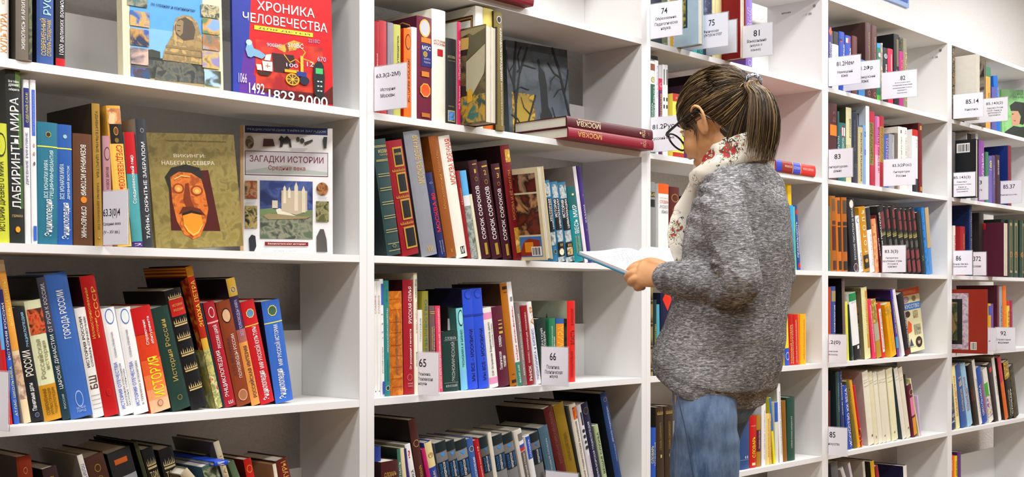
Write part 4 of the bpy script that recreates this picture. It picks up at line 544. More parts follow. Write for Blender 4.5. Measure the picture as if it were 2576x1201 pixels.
4 -1 2714.3 20 845 34.5 246.9 -11.7 d83858|coral pink spine with white letters|t:ЭНЦИКЛОПЕДИЯ ПРИКЛЮЧЕНИЙ:.1:.9:f8e0e4:.35:.65
4 -1 2752.5 20 845 42 246.2 -13.1 b08c2c|gold and grey picture spine|q:.55:1:b08c2c,787038,d8b850;b:.3:.6:a8a890
4 -1 2795.6 20 845 35.3 230.9 -12.3 cc2c20|white striped red spine|b:.1:.9:ecdcd8:.25:.8;t:РУССКАЯ ПРОЗА:.15:.85:805048:.4:.65
4 -1 2877.9 20 845 53.1 230.2 -15.1 eea810|wide golden yellow volume|T:ЭНЦИКЛОПЕДИЯ:.1:.85:c07810:.3:.42;T:ЛИТЕРАТУРНЫЙ СЛОВАРЬ:.1:.85:c07810:.6:.72;q:.8:.95:eea810,a88020,f0c040
4 -1 2936 20 845 20.3 292.5 -13.1 463aa4 24164c|violet lovers volume with yellow letters|T:ПОПУЛЯРНЫЕ АРИИ:.35:.85:e8d048:.3:.7;b:0:.12:7a3890;b:.13:.3:4898d0
4 -1 2983.9 20 845 27.8 297.6 -18.5 e4e0e8|white spine beside violet|
4 -1 3018 20 845 52.3 275.3 -16.6 1c1a1e|black spine leaning on picture cover|t:ЛИТЕРАТУРА И ПИСАТЕЛИ:.1:.7:e0d8d8:.6:.85;b:0:.1:601c18
4 -2 2335.2 20 490 24.4 244.6 0.0 5c1018|thin dark red spine at left end|
4 -2 2417.2 20 490 27.3 316.1 -3.3 2c4648 1c2c2e|dark teal parks spine|T:ПАРКИ САДЫ:.5:.85:a0b0b0:.4:.7
4 -2 2459 20 490 25.6 316.5 -6.4 2c3c6c|navy churches spine with white letters|T:РУССКИЕ ХРАМЫ:.45:.85:c8ccd8:.3:.6;o:.93:.4:c8ccd8:2c3c6c:.8
4 -2 2505.6 20 490 36.2 259.7 -11.5 2448a8|blue art of the century spine|t:ИСКУССТВО XX ВЕКА:.04:.95:f0f0f8:.3:.85
4 -2 2552.1 20 490 28.5 280.9 -13.9 6c5c20|dark gold portrait spine|o:.87:.8:c0b080:403820:1.5;t:ЖИВОПИСЬ:.5:.75:b09040:.3:.7
4 -2 2584.2 20 490 21.2 283.2 -14.9 e0a018|slim orange yellow spine|
4 -2 2607.9 20 490 21.3 262.4 -15.6 b81820|slim scarlet spine|q:0:.3:e0a050,b81820,402018
4 -2 2676.4 20 490 49.8 308.2 -10.7 e0dcc8 b8a8a4|first cream volume in worn jacket|l:.88:908870;l:.85:908870;l:.8:908870;h:1:.1:.13:605848:.6:.8
4 -2 2728.9 20 490 36.9 304.2 -11.3 dcd4b4|second cream volume in worn jacket|l:.88:908870;l:.85:908870;h:2:.08:.11:605848:.3:.6
4 -2 2768.4 20 490 36.4 301.3 -11.0 e0dcc8|third cream volume in worn jacket|l:.88:908870;l:.84:908870
4 -2 2806.4 20 490 34.2 301.7 -9.9 dcd6c0|fourth cream volume in worn jacket|l:.88:908870;l:.85:908870;h:4:.08:.11:605848:.3:.6
4 -2 2842.1 20 490 35.4 306.2 -10.6 dfdac6|fifth cream volume in worn jacket|l:.88:908870;l:.84:908870
4 -2 2892.4 20 490 54 310.6 -11.0 e0dcb8|sixth cream volume in worn jacket|l:.88:908870;l:.82:908870;h:6:.1:.13:605848:.3:.5
4 -2 2988.4 20 490 37.1 315.9 -15.7 dcd8cc 34484c|seventh cream volume after the dark gap|l:.88:908870;l:.84:908870
4 -2 3028 20 490 38.5 315.8 -15.5 dcd4c0|eighth cream volume after the dark gap|l:.86:908870;l:.83:908870;h:8:.12:.15:605848:.4:.7
4 -2 3093.6 30 490 13.7 283.7 -15.5 34342c|narrow dark spine behind maroon|
4 -2 3086.1 20 490 46 235 -13.3 5c1c30|maroon spine with pink and orange panels|b:.4:.75:d87898:.15:.9;b:.03:.36:d89030:.2:.9;o:.85:.7:c8a890:5c1c30:1.2
4 -2 3144.2 20 490 10.6 271.5 -19.9 dcd8a8 c8c490|tall pale yellow spine behind maroon|t:НИДЕРЛАНДЫ:.4:.8:a09050:.3:.8
4 -2 3155.5 20 490 12.2 181.2 -10.4 c8b0d8|slim lilac spine at right end|
4 -3 2426.3 30 135 54.4 314.7 -8.6 64686c 40444a|grey spine at left end|
4 -3 2625.2 30 135 23.3 324.6 -31.1 d8d4d4 c0bcbc|short white spine|
4 -3 2630.8 30 135 18.1 318.2 -20.8 d0d0dc b4b0b4|violet white thin spine|
4 -3 2687.9 30 135 19.4 295.7 -9.2 c8c4b8 b4aca0|grey album with hat picture|
4 -3 2757.6 30 135 33.4 288.1 -9.4 d8a820 28281c|yellow spine of black album|
4 -3 2828.7 30 135 25.7 271.6 -16.3 a02430|short red spine|
4 -3 3032.5 30 135 33.7 236.6 -4.6 e0dcd8 1a1e44|large navy album with white pages|
5 2 3475.4 10 1910 27.2 332.8 0.0 54483c|thin brown spine at left end|q:0:1:54483c,a08868,2c2820
5 2 3878.1 20 1910 63.9 305.7 0.0 4c8060|tall green spine|
5 2 3829.8 0 1910 58.1 249.5 0.0 d8a050|orange cream spine before green|t:СЛОВАРЬ:.4:.7:806030:.4:.7
5 2 3907.4 0 1910 57.4 208 0.0 5c5ca0|short indigo spine|
5 2 3990.3 10 1910 54.3 271.4 -9.1 2468c0|bright blue painting spine|t:ЖИВОПИСЬ:.2:.8:80b0e8:.5:.9
5 1 3477 10 1555 28.8 302.3 0.0 605c5c|grey spine at left end|
5 1 3701 40 1555 55 321.8 0.0 c8c8c0|white and black top behind barcode book|b:.9:1:202020:.1:.9
5 1 3758.4 20 1555 27.4 323.8 0.0 b8b8b8|thin silver tall spine|
5 1 3780.1 10 1555 60.7 293.5 -1.0 8c4c9c|mauve spine with silver capitals|t:МУЗЫКА:.4:.8:d8d0e8:.4:.8
5 1 3854.8 10 1555 37 245.2 -0.8 3c7858|green spine beside mauve|
5 1 3893.6 10 1555 39.2 229.2 -0.9 6a5ca8|violet hundred spine with yellow letters|t:100:.7:.9:f0e050:.2:.8
5 1 3934.6 10 1555 39.6 235.1 -1.3 584c7c|muted purple spine|t:ВЕЛИКИХ:.4:.8:9088b0:.3:.7
5 1 3976 10 1555 54.6 241.4 -0.9 44242c|dark brown spine with white letters|t:ТЕАТР И МИР:.6:.9:d8d0d0:.4:.7
5 1 4134.7 10 1555 45.4 302 -0.7 702838 1c3484|maroon spine of blue album|
5 0 3484.3 10 1200 23.3 228.8 -0.7 dcd0c8|thin white spine beside bible|t:РЕЛИГИИ:.3:.8:b05050:.3:.7
5 0 3559.3 10 1200 55 229.1 0.0 9c1824|red bible spine|t:БИБЛИЯ:.55:.85:c89048:.5:.8
5 0 3711.1 30 1200 33.9 336.4 -0.5 1c3870 1c2e64|tall blue volume behind bible|t:РУССКИЕ МОНАСТЫРИ:.3:.9:b8a070:.3:.7
5 0 3806.8 20 1200 55 305.3 -1.2 2c2826|black religion folio with silver corner|b:.2:.3:a0a0a0:.3:1
5 0 3938.3 10 1200 10.6 271.9 -21.9 b42428|narrow red gilt spine|
5 0 4131.4 30 1200 54.5 288.4 -6.8 2c4034|first dark green gilt volume|z:.1:.2:b8a870
5 0 4140.6 10 1200 58.7 286.8 -0.7 2c4034|second dark green gilt volume|b:.08:.95:988c60:.2:.7;b:.12:.9:2c4034:.3:.6;o:.4:.5:d89848:806040:1.4
5 0 4202.8 10 1200 63.1 289.1 0.0 2c4034|third dark green gilt volume|b:.08:.95:988c60:.2:.7;b:.12:.9:2c4034:.3:.6;o:.4:.5:d89848:806040:1.4
5 0 4285.8 10 1200 55 291.5 0.0 2c4034|fourth dark green gilt volume|b:.08:.95:988c60:.6:.95;b:.12:.9:2c4034:.7:.9;o:.4:.5:d89848:806040:1.4
5 0 4362.1 10 1200 55 294.4 0.0 2c4034|fifth dark green gilt volume|b:.08:.95:988c60:.2:.7
5 -1 3881 20 845 35.4 225.4 -1.6 e87818|orange spine with yellow letters|t:ЭНЦИКЛОПЕДИЯ:.3:.9:f0e060:.3:.8
5 -1 3918.1 20 845 29.3 225.4 -0.8 c89c30|ochre and blue spine|b:.75:.95:3858a8
5 -1 3949 20 845 26.2 224.2 -0.8 6c4898|purple spine beside ochre|
5 -1 4024.8 20 845 25.3 314.5 -1.2 6c3040 5c2838|tall wine spine|b:0:.35:c07828
5 -1 4053.1 20 845 42.1 309.7 -2.2 98a0a8|tall pale grey spine|t:СЛОВАРЬ:.2:.7:505860:.4:.7
5 -1 4096.9 20 845 45.9 312.9 -1.5 e8701c|tall tangerine spine|t:СПРАВОЧНИК:.1:.7:f0b040:.3:.7;b:0:.3:e8a020
5 -1 4146.3 20 845 37.9 238.1 -1.2 e8c040|yellow spine, red top|b:.9:1:c03020;t:СЛОВАРЬ:.2:.8:804020:.3:.7
5 -1 4187.6 20 845 34.7 239.6 -1.2 98284c|crimson spine at right end|o:.8:.5:c0a0a0:98284c:2
5 -2 3477.6 20 490 56.4 205.6 -8.9 202c5c|navy photo spine at left end|q:.4:1:404850,202c3c,807868;q:.15:.35:c8c0b8,485878,202030
5 -2 3542.3 20 490 39.3 295.2 -11.2 e8dc98|straw school encyclopedia|t:БОЛЬШАЯ ШКОЛЬНАЯ:.2:.85:c85828:.2:.5;t:ЭНЦИКЛОПЕДИЯ:.2:.6:c85828:.55:.8
5 -2 3602.9 20 490 59.6 302.3 -15.5 3458a0|blue school encyclopedia|t:БОЛЬШОЙ:.25:.6:e0c050:.3:.7;q:.65:.8:c06048,e0d0b0,3458a0:.3:.8
5 -2 3672.3 20 490 54.9 303.7 -17.2 98c8e4|light blue school encyclopedia|t:БОЛЬШАЯ ШКОЛЬНАЯ:.25:.8:a83048:.2:.5;t:ЭНЦИКЛОПЕДИЯ:.25:.6:a83048:.55:.8
5 -2 3751.9 20 490 52.7 300.3 -16.6 2a201c|dark brown volume beside light blue|q:.4:.6:2a201c,5c201c,2a201c
5 -2 3808.2 20 490 32.3 324 -16.9 e8e4dc 88847c|tall white spine|t:ЭНЦИКЛОПЕДИЯ:.1:.7:605858:.4:.7
5 -2 3847.4 20 490 57.2 280.8 -17.8 284ca4|blue handbook with red lettering|t:СПРАВОЧНИК:.15:.7:e05038:.5:.9;t:ШКОЛЬНИКА:.15:.7:d0d8f0:.1:.4
5 -2 3927.5 20 490 52.2 271.3 -18.5 e8e4dc|white green and purple spine|b:.5:.75:48a838:.0:.6;q:.1:.5:9070a8,e8e4dc,c0a850
5 -2 3985.3 20 490 51 296 -18.3 281c20|dark brown spine with pink mark|b:.85:.93:c02838:.3:1
5 -2 4041.9 20 490 35.6 326.7 -16.5 eae6e2 988c80|tallest white spine here|t:ИСТОРИЯ:.4:.7:806860:.4:.7
5 -2 4122.4 20 490 44.3 328.2 -18.3 c83848 2a2420|pink red spine, orange foot|b:0:.6:d86820
5 -2 4172 20 490 63 294.8 -14.9 1c1a16|black dictionary with yellow flowers|q:.7:1:d8a020,403818,e8c850;t:СЛОВАРЬ:.05:.5:e8e8e8:.6:.95;t:ЭТИМОЛОГИЧЕСКИЙ:.05:.5:c0b898:.2:.45
5 -2 4240.2 20 490 63.7 269.1 -16.0 2c2a1c 101010|dark olive patterned spine at right end|q:0:.95:2c2a1c,584c28,141410
5 -3 3500.9 30 135 17.4 240.5 0.0 d02858|pink spine at left end|t:ВСЕХ:.7:.9:f0e0a0:.3:.8
5 -3 3519.5 30 135 23.7 233.5 0.0 e86c14|orange spine beside pink|
5 -3 3547.8 30 135 31.4 228.8 -1.5 e8c818|yellow spine beside orange|t:ДЛЯ ВСЕХ:.6:.9:805010:.3:.7
5 -3 3578.5 30 135 39.4 245.3 -0.6 5c3478 3c2450|purple spine at right of the row|
"""
make_books(ROWS)
# ------------------------------------------------------------------ face-out books: cover art in 0..1 coordinates (flat print)
def art(mb, ops, f):
    lay = 0; sv = 1
    for d in ops.strip().split('\n'):
        d = d.strip()
        if not d: continue
        a = d.split(':'); k = a[0]; lay += .00012
        if k == 'S': sv = float(a[1]); continue
        g = lambda u, v, l=lay, q=sv: f(u, v * q, l)
        if k in 'RQ':
            u0, v0, u1, v1 = map(float, a[1:5]); m = multimat(a[5], float(a[6]) if len(a) > 6 else 55) if k == 'Q' else mat(a[5])
            sk = float(a[7]) if len(a) > 7 else 0
            mb.face([g(u0, v0), g(u1, v0 + sk), g(u1, v1 + sk), g(u0, v1)], m)
        elif k == 'P':
            n = list(map(float, a[2].split(','))); mb.face([g(n[i], n[i+1]) for i in range(0, len(n), 2)], multimat(a[1]) if ',' in a[1] else mat(a[1]))
        elif k == 'E':
            u, v, ru, rv = map(float, a[1:5]); m = multimat(a[5]) if ',' in a[5] else mat(a[5])
            mb.face([g(u + ru * math.cos(i * PI2 / 20), v + rv * math.sin(i * PI2 / 20)) for i in range(20)], m)
        elif k == 'H':
            u0, v0, u1, v1 = map(float, a[2:6]); text_into(mb, a[1], mat(a[6]), g, u0, v0, u1, v1, 0, len(a) < 8, 3)
        elif k == 'L':                       # thick poly line
            n = list(map(float, a[3].split(','))); w_ = float(a[2])
            for i in range(0, len(n) - 2, 2):
                x0, y0, x1, y1 = n[i:i+4]; dx, dy = x1 - x0, y1 - y0; q = math.hypot(dx, dy) or 1; nx, ny = -dy / q * w_, dx / q * w_
                mb.face([g(x0 - nx, y0 - ny), g(x1 - nx * .7, y1 - ny * .7), g(x1 + nx * .7, y1 + ny * .7), g(x0 + nx, y0 + ny)], mat(a[1]))
def face_out(X, Y, Z, w, h, ang, tilt, back, thick, col, label, ops, edge=None, cat='book'):
    "cover faces the room: local x along cover, y into the shelf, z up"
    root = thing('picture_book', (X, Y, Z), label, cat, 'books standing with their front covers out')
    root.rotation_mode = 'XYZ'
    M = Matrix.Rotation(R(ang), 4, 'Z') @ Matrix.Rotation(R(back), 4, 'X') @ Matrix.Rotation(R(tilt), 4, 'Y')
    root.rotation_euler = M.to_euler()
    if tilt < 0: pass
    cm = mat(col); em = mat(edge or col); bt = .0025
    mb = MB(); mb.box((0, 0, 0), (w, bt, h), cm); mb.box((0, thick - bt, 0), (w, thick, h), cm); mb.box((0, bt, 0), (bt, thick - bt, h), em); mb.build('cover', root)
    mb = MB(); mb.box((bt, bt, .003), (w - .003, thick - bt, h - .003), PAGE); mb.build('pages', root)
    mb = MB(); art(mb, ops, lambda u, v, l: (u * w, -.0002 - l, v * h)); mb.build('cover_print', root)
    return root
SPHINX = '''
R:0:0:1:1:58a0dc
R:0:.2:1:.42:7cb4e2
R:.8:0:1:1:e4d8b4
R:0:0:.07:1:e4d8b4
R:.07:0:.8:.05:a08c64
R:.07:.04:.8:.2:2c302c
Q:.07:.04:.8:.18:3a4448,5c5c50,2a302c:22
P:3a4034:.2,.2,.36,.2,.36,.25,.28,.26,.2,.245
P:4e5450,6a6858,343a3a:.3,.03,.32,.12,.36,.18,.66,.19,.72,.15,.72,.04
P:c4a464,8a744c,a88c58:.38,.19,.4,.26,.45,.34,.49,.4,.5,.47,.53,.53,.6,.56,.68,.56,.74,.52,.77,.44,.8,.36,.81,.19
P:54483a:.52,.40,.51,.47,.55,.52,.62,.545,.69,.52,.72,.46,.7,.38,.6,.36
P:907c58:.52,.42,.52,.49,.57,.52,.6,.51,.59,.42,.56,.39
R:.53:.47:.57:.475:2a2018
R:.535:.43:.565:.435:2a2018
L:8a744c:.01:.42,.3,.78,.3
L:8a744c:.008:.41,.25,.8,.25
H:по странам и континентам:.28:.59:.72:.615:1c3060
Q:.05:.57:.24:.66:50706c,a09878,303c30
Q:.07:.42:.26:.535:3060a8,d0a860,c09850:30
Q:.07:.275:.25:.4:3858a8,c89840,202c50:30
Q:.07:.13:.24:.255:d8b0a0,908080,202028:30
Q:.07:.0:.25:.105:2c70c8,50382c,304870:30
Q:.78:.57:.97:.67:607858,c8b890,404838
Q:.79:.44:.97:.56:80a8d8,d8a050,608050:30
Q:.79:.315:.97:.43:90b8d8,b87840,707468:30
Q:.78:.17:.96:.3:9088b8,d0b060,484830:30
Q:.8:.03:.97:.155:a8c8e8,506050,404838:30
'''
CHRON = '''
S:.75
R:0:0:1:1.333:c8141a
P:2c3a9c:0,0,0,1.33,.2,1.33,.16,.6,.1,.45,.12,.2,.35,.03,.5,0
P:5a2c90:.05,0,.1,.45,.16,.6,.22,.4,.2,.25,.45,.08,.62,0
Q:.22:.12:.9:.62:c8141a,d03a18,a01018:14
P:5a1410:.15,.12,.9,.12,1,.22,1,.02,.5,.02
P:3a2020:.4,.3,.38,.5,.6,.5,.62,.42,.5,.3
P:d88820,e8b040,8a3010:.38,.58,.5,.6,.6,.66,.7,.64,.62,.56,.5,.52
L:e8a030:.006:.64,.62,.72,.55,.68,.48,.8,.45,.84,.36
L:e8a030:.005:.5,.5,.56,.42,.62,.46,.7,.4
R:.21:.72:.8:.765:e8d828
H:ДЛЯ ДЕТЕЙ:.25:.73:.77:.755:2c3a70
H:ЧЕЛОВЕЧЕСТВА:.1:.79:.95:.89:f4f0f0
H:ХРОНИКА:.24:.93:.82:1.03:f4f0f0
H:900ВС:.33:.56:.48:.6:c8b8d0
H:510ВС:.54:.58:.7:.63:e8e8f0
H:221ВС:.75:.66:.87:.7:9890b8
H:670:.84:.47:.93:.52:b0a8c8
H:12:.73:.4:.8:.45:c8c0d0
H:100:.52:.37:.64:.41:c8c0d0
H:1066:.05:.15:.13:.25:c8c0e0
H:1492:.15:.05:.3:.16:d8e8f0
H:1829:.34:.0:.6:.11:c8e0e8
H:2000:.64:-.03:.94:.09:d8e8f0
P:7aa8c8:.12,.5,.14,.58,.18,.58,.2,.52,.26,.5,.32,.46,.28,.42,.2,.44,.17,.42,.14,.43
E:.155:.575:.03:.03:b0d0e0
P:3a2418:.22,.29,.26,.25,.34,.25,.38,.29
P:e8e0d0:.29,.3,.28,.4,.38,.4,.38,.3
P:e8e0d0:.3,.41,.32,.47,.37,.48,.36,.41
P:e0d8c8:.23,.3,.22,.36,.27,.36,.28,.3
R:.33:.33:.335:.38:a03020
R:.31:.35:.36:.355:a03020
E:.58:.24:.07:.065:d8a820
E:.58:.24:.055:.052:6a3c20
L:e8c040:.004:.58,.18,.58,.3
L:e8c040:.004:.52,.24,.64,.24
L:e8c040:.004:.54,.2,.62,.28
L:e8c040:.004:.54,.28,.62,.2
E:.7:.24:.05:.045:20283c
P:d8a820:.5,.31,.64,.31,.64,.34,.5,.34
P:283888:.62,.28,.72,.28,.72,.33,.62,.33
R:.66:.33:.69:.5:d8b840
P:202428:.8,.1,.79,.3,.8,.42,.83,.46,.88,.46,.9,.42,.91,.3,.9,.1,.86,.07
R:.815:.33:.89:.39:48b868
R:.83:.14:.85:.155:c0c8c0
R:.86:.14:.88:.155:c0c8c0
R:.83:.19:.85:.205:c0c8c0
R:.86:.19:.88:.205:c0c8c0
R:.83:.24:.85:.255:c0c8c0
R:.86:.24:.88:.255:c0c8c0
'''
VIKING = '''
Q:0:0:1:1:86763a,94844a,766832:40
H:ВИКИНГИ%c:.28:.79:.64:.82:e0d8c0
H:НАБЕГИ С СЕВЕРА:.14:.725:.74:.76:e0d8c0
H:ЭНЦИКЛОПЕДИЯ ИСЧЕЗНУВШИЕ ЦИВИЛИЗАЦИИ:.2:.925:.9:.94:4c4420
P:4a1410:.18,.16,.2,.66,.66,.68,.74,.14
P:28241c:.2,.5,.16,.62,.24,.7,.4,.73,.56,.7,.6,.6,.5,.55
P:c8641c,d87828,a04814:.22,.52,.22,.62,.32,.665,.46,.655,.57,.6,.6,.48,.62,.34,.58,.22,.5,.1,.42,.075,.32,.12,.25,.24,.22,.4
P:7a3010:.38,.56,.42,.57,.43,.42,.47,.34,.38,.33,.34,.42
E:.30:.52:.065:.045:8a3c14
E:.30:.52:.045:.032:e08a38
E:.30:.515:.022:.016:f0b060
E:.505:.5:.07:.045:8a3c14
E:.505:.5:.05:.032:e08a38
E:.505:.495:.025:.016:f0b060
P:5a2410:.28,.3,.33,.36,.42,.36,.52,.34,.58,.28,.5,.3,.42,.31,.34,.31
P:e88820:.32,.3,.44,.31,.53,.29,.54,.2,.48,.12,.42,.1,.36,.14,.32,.2
P:201810:.31,.3,.42,.33,.54,.3,.53,.285,.42,.305,.32,.285
L:f0c078:.004:.33,.2,.37,.15,.42,.115,.48,.135,.53,.2
L:f0b868:.005:.26,.6,.34,.63,.44,.62
'''
RIDDLE = '''
R:0:0:1:1:e2e0e0
R:0:0:.035:1:d0a878
R:.05:.945:.945:1:1f2c5e
H:ЭНЦИКЛОПЕДИЯ ТАЙН И ЗАГАДОК:.07:.962:.93:.985:a8b0c8
R:.05:.615:.95:.805:4a1820
R:.056:.62:.944:.8:c8c4c8
P:a8b0a8:.056,.65,.3,.68,.5,.7,.7,.67,.944,.65,.944,.63,.056,.63
H:ЗАГАДКИ ИСТОРИИ:.1:.71:.9:.77:703040
H:Средние века:.3:.65:.7:.695:a04850
R:.21:.12:.78:.575:2c3c80
Q:.21:.35:.78:.575:2c3c80,4a5c94,222c60:20
R:.21:.12:.78:.35:6c7c54
Q:.21:.12:.78:.29:586850,8c8c74,40483c:40
P:6c8458:.21,.35,.34,.36,.42,.33,.21,.3
P:d8d0b8:.38,.35,.42,.36,.6,.3,.4,.31
P:b8a890:.44,.34,.44,.5,.72,.5,.72,.34,.6,.31
P:d8ccb4:.46,.4,.46,.52,.475,.54,.49,.52,.49,.4
P:d0c4ac:.58,.34,.58,.53,.6,.57,.62,.53,.62,.34
P:d0c4ac:.66,.33,.66,.5,.68,.54,.7,.5,.7,.33
P:d8ccb4:.51,.44,.51,.5,.525,.53,.54,.5,.54,.44
P:c8bca4:.34,.36,.34,.42,.4,.42,.4,.36
P:90805c:.24,.3,.3,.32,.6,.3,.76,.3,.7,.28,.3,.27
Q:.05:.43:.18:.57:8a4020,c09060,402818
Q:.05:.2:.18:.375:1c2418,b8a060,384028
P:2c3034:.1,.01,.09,.12,.12,.15,.16,.14,.17,.06,.14,.01
Q:.815:.26:.955:.42:585c30,989060,303820
P:54504c:.82,.02,.82,.14,.86,.2,.9,.2,.93,.12,.94,.02
E:.885:.52:.065:.05:7a4828,b07840,402010
E:.1:.87:.045:.05:504838,908058,302c20
P:503028:.24,.84,.25,.9,.35,.9,.37,.845
P:302c28:.42,.84,.43,.88,.41,.9,.44,.93,.47,.91,.5,.93,.54,.9,.55,.84,.53,.84,.52,.87,.46,.87,.45,.84
E:.62:.905:.02:.018:383430
E:.665:.895:.025:.02:383430
L:484038:.012:.69,.87,.78,.9
P:383c38:.9,.84,.89,.9,.9,.93,.94,.93,.93,.84
R:.26:.065:.73:.095:7a2024
H:Занимательная история:.29:.072:.7:.088:e8d8d0
H:БЕЛЫЙ  ГОРОД:.36:.018:.6:.03:9098b0
R:.55:.82:.7:.824:a0a0a8
R:.53:.83:.72:.834:a0a0a8
R:.06:.41:.17:.414:a0a0a8
R:.06:.4:.16:.404:a0a0a8
R:.83:.45:.94:.454:a0a0a8
R:.84:.44:.93:.444:a0a0a8
'''
STATUE = '''
R:0:0:1:1:4e5a66
Q:0:0:1:1:4e5a66,3c464e,5c6872:12
Q:.06:0:.42:.5:c09414,504018,d8ac20:40
Q:.68:0:1:.3:d0a81c,6a5418,e0bc28:40
P:a88c28:.1,.38,.2,.5,.3,.48,.38,.38,.36,.2,.1,.2
P:16181a:.5,0,.5,.3,.53,.34,.52,.6,.5,.68,.51,.76,.49,.84,.51,.87,.53,.85,.54,.78,.6,.74,.63,.62,.64,.4,.7,.32,.7,0
L:121416:.022:.08,0,.12,.4,.1,.6,.16,1
L:121416:.016:.12,.4,.2,.7,.34,.96
L:121416:.012:.11,.55,.02,.72,0,.9
L:121416:.02:1,.3,.92,.55,.84,.8,.74,1
L:121416:.012:.92,.55,.98,.7,1,.8
L:121416:.012:.88,.7,.76,.74,.66,.84
L:121416:.014:.26,0,.24,.1,.34,.3,.44,.5
L:121416:.009:.24,.1,.14,.24,.04,.28
L:121416:.008:.16,.7,.26,.78,.46,.76
L:121416:.008:.2,.74,.18,.86,.24,.96
L:121416:.009:.86,0,.84,.14,.94,.3
L:121416:.007:.84,.14,.76,.26,.7,.4
L:121416:.006:.34,.3,.24,.36,.2,.46
L:121416:.006:.3,.22,.4,.24,.48,.2
L:121416:.006:.1,.5,.2,.56,.34,.54
L:121416:.006:.9,.6,.82,.58,.74,.5
L:121416:.005:.78,.72,.7,.66,.68,.56
L:121416:.005:.04,.7,.12,.78,.12,.9
'''
ARTS = '''
R:0:0:1:1:e2dcae
R:0:.89:1:1:d84c18
H:ЭКСПРЕСС:.2:.92:.85:.96:e8b060
R:0:.66:1:.77:3c78c0
H:ИСКУССТВО:.06:.685:.94:.745:f0f0f0
E:.35:.83:.14:.05:a87858
E:.35:.83:.1:.035:b8a8c8
E:.72:.83:.09:.045:907848
Q:.62:.52:.84:.64:a89c68,c8b888,807448
P:e05818:.28,.34,.36,.5,.5,.44,.48,.32,.3,.3
E:.36:.6:.12:.05:402c24
Q:.6:.26:.9:.42:989474,b8b490,707058
E:.76:.14:.15:.085:241c18
E:.76:.15:.065:.045:c8a080
E:.76:.175:.06:.02:402c20
P:38485c:.32,.1,.4,.22,.5,.1
R:.3:.08:.6:.085:707068
'''
PAINTING = '''
R:0:0:1:1:70b060
Q:0:0:1:1:70b060,80b870,5c9850:10
H:РУССКАЯ:.35:.9:.85:.93:3c5c30
H:ЖИВОПИСЬ:.25:.84:.95:.88:3c5c30
P:1c2418:0,0,.05,.2,.25,.32,.4,.3,.6,.32,.9,.2,1,0
P:b88868:.22,.32,.2,.5,.24,.62,.34,.64,.4,.5,.38,.34
P:181c14:.2,.6,.18,.7,.3,.78,.5,.76,.6,.66,.58,.5,.46,.34,.38,.36,.42,.5,.36,.6
E:.24:.54:.02:.01:201814
P:904838:.24,.42,.3,.43,.3,.4
'''
# quads on side covers of books that stick out, fore edge towards the room
def fore_out(X, Y, Z, w, h, d, th, col, label, ops, page_w=None, rotz=0):
    root = thing('book', (X, Y, Z), label, 'book', 'books stored fore edge outwards', (0, R(th), R(rotz)))
    bt = .003; cm = mat(col)
    mb = MB(); mb.box((0, 0, 0), (bt, d, h), cm); mb.box((w - bt, 0, 0), (w, d, h), cm); mb.box((bt, d - .003, 0), (w - bt, d, h), cm); mb.build('cover', root)
    mb = MB(); n = 7
    for i in range(n):                      # page signatures, slightly uneven
        x0 = bt + (w - 2 * bt) * i / n; x1 = bt + (w - 2 * bt) * (i + 1) / n; e = random.random() * .003
        mb.box((x0, .003 + e, .003), (x1 - .0002, d - .004, h - .003 - e * .5), PAGE)
    mb.build('pages', root)
    if ops:
        mb = MB(); art(mb, ops, lambda u, v, l: (-.0002 - l, d * (1 - u), v * h)); mb.build('cover_print', root)
    return root
# ------------------------------------------------------------------ numbered section cards on the shelf fronts
CLEAR, _nt, _p = newmat('clear_sleeve'); _p.inputs['Base Color'].default_value = (.9, .92, .95, 1); _p.inputs['Roughness'].default_value = .15
_p.inputs['Transmission Weight'].default_value = .85; _p.inputs['IOR'].default_value = 1.2
PAPER = board('card_paper', 'eeedf6', 0, 200, .7)
INK = mat('1c1a24')
def card(X, Y, Z, w, h, ang, label, lines):
    root = thing('section_card', (X, Y, Z), label, 'label card', 'numbered section cards', (0, 0, R(ang)))
    e = .03 - Y if Y < -.035 else .003
    mb = MB(); mb.box((-e, .0012, -.0), (w + .003, .0026, h + .003), CLEAR); mb.build('clear_sleeve', root)
    mb = MB(); mb.box((-e + .003, 0, .0015), (w, .0011, h), PAPER); mb.build('paper', root)
    mb = MB()
    for ln in lines:
        t, u0, v0, u1, v1 = ln; text_into(mb, t, INK, lambda u, v: (u * w, -.00025, v * h), u0, v0, u1, v1, 0, True, 3)
    if lines: mb.build('lettering', root)
TORN = '''
Q:0:0:1:1:4a4028,6a5c38,2a2820:20
Q:.55:.02:1:.3:28443c,b89020,386858:30
P:8a8058:.55,.9,.6,.98,1,.99,1,.95,.85,.88,.75,.94
R:.58:.78:.74:.9:b89850
R:.57:.72:.76:.78:241c14
P:a8a488:.7,.35,.7,.65,1,.8,1,.62,.98,.5,.8,.3
P:58543c:.7,.66,.76,.9,1,.96,1,.8
P:241c14:.55,.3,.7,.3,.7,.4,.55,.42
P:c89828:.72,.22,.72,.36,.8,.36,.8,.24
'''
MOSAIC = '''
R:0:0:1:1:a4bccc
R:.3:.2:.82:.66:203c54
Q:.33:.22:.79:.63:2c3c30,b0a840,404c3c:30
Q:.3:.68:.8:1:c88040,5a8068,d85020:20
'''
GREYART = '''
Q:0:0:1:1:584c40,9a9080,2c2620:14
'''
BARCODE = '''
R:.62:.78:.88:.94:e0e0e0
R:.65:.8:.66:.92:202020
R:.68:.8:.695:.92:202020
R:.71:.8:.72:.92:202020
R:.74:.8:.76:.92:202020
R:.78:.8:.79:.92:202020
R:.81:.8:.83:.92:202020
R:.85:.8:.86:.92:202020
'''
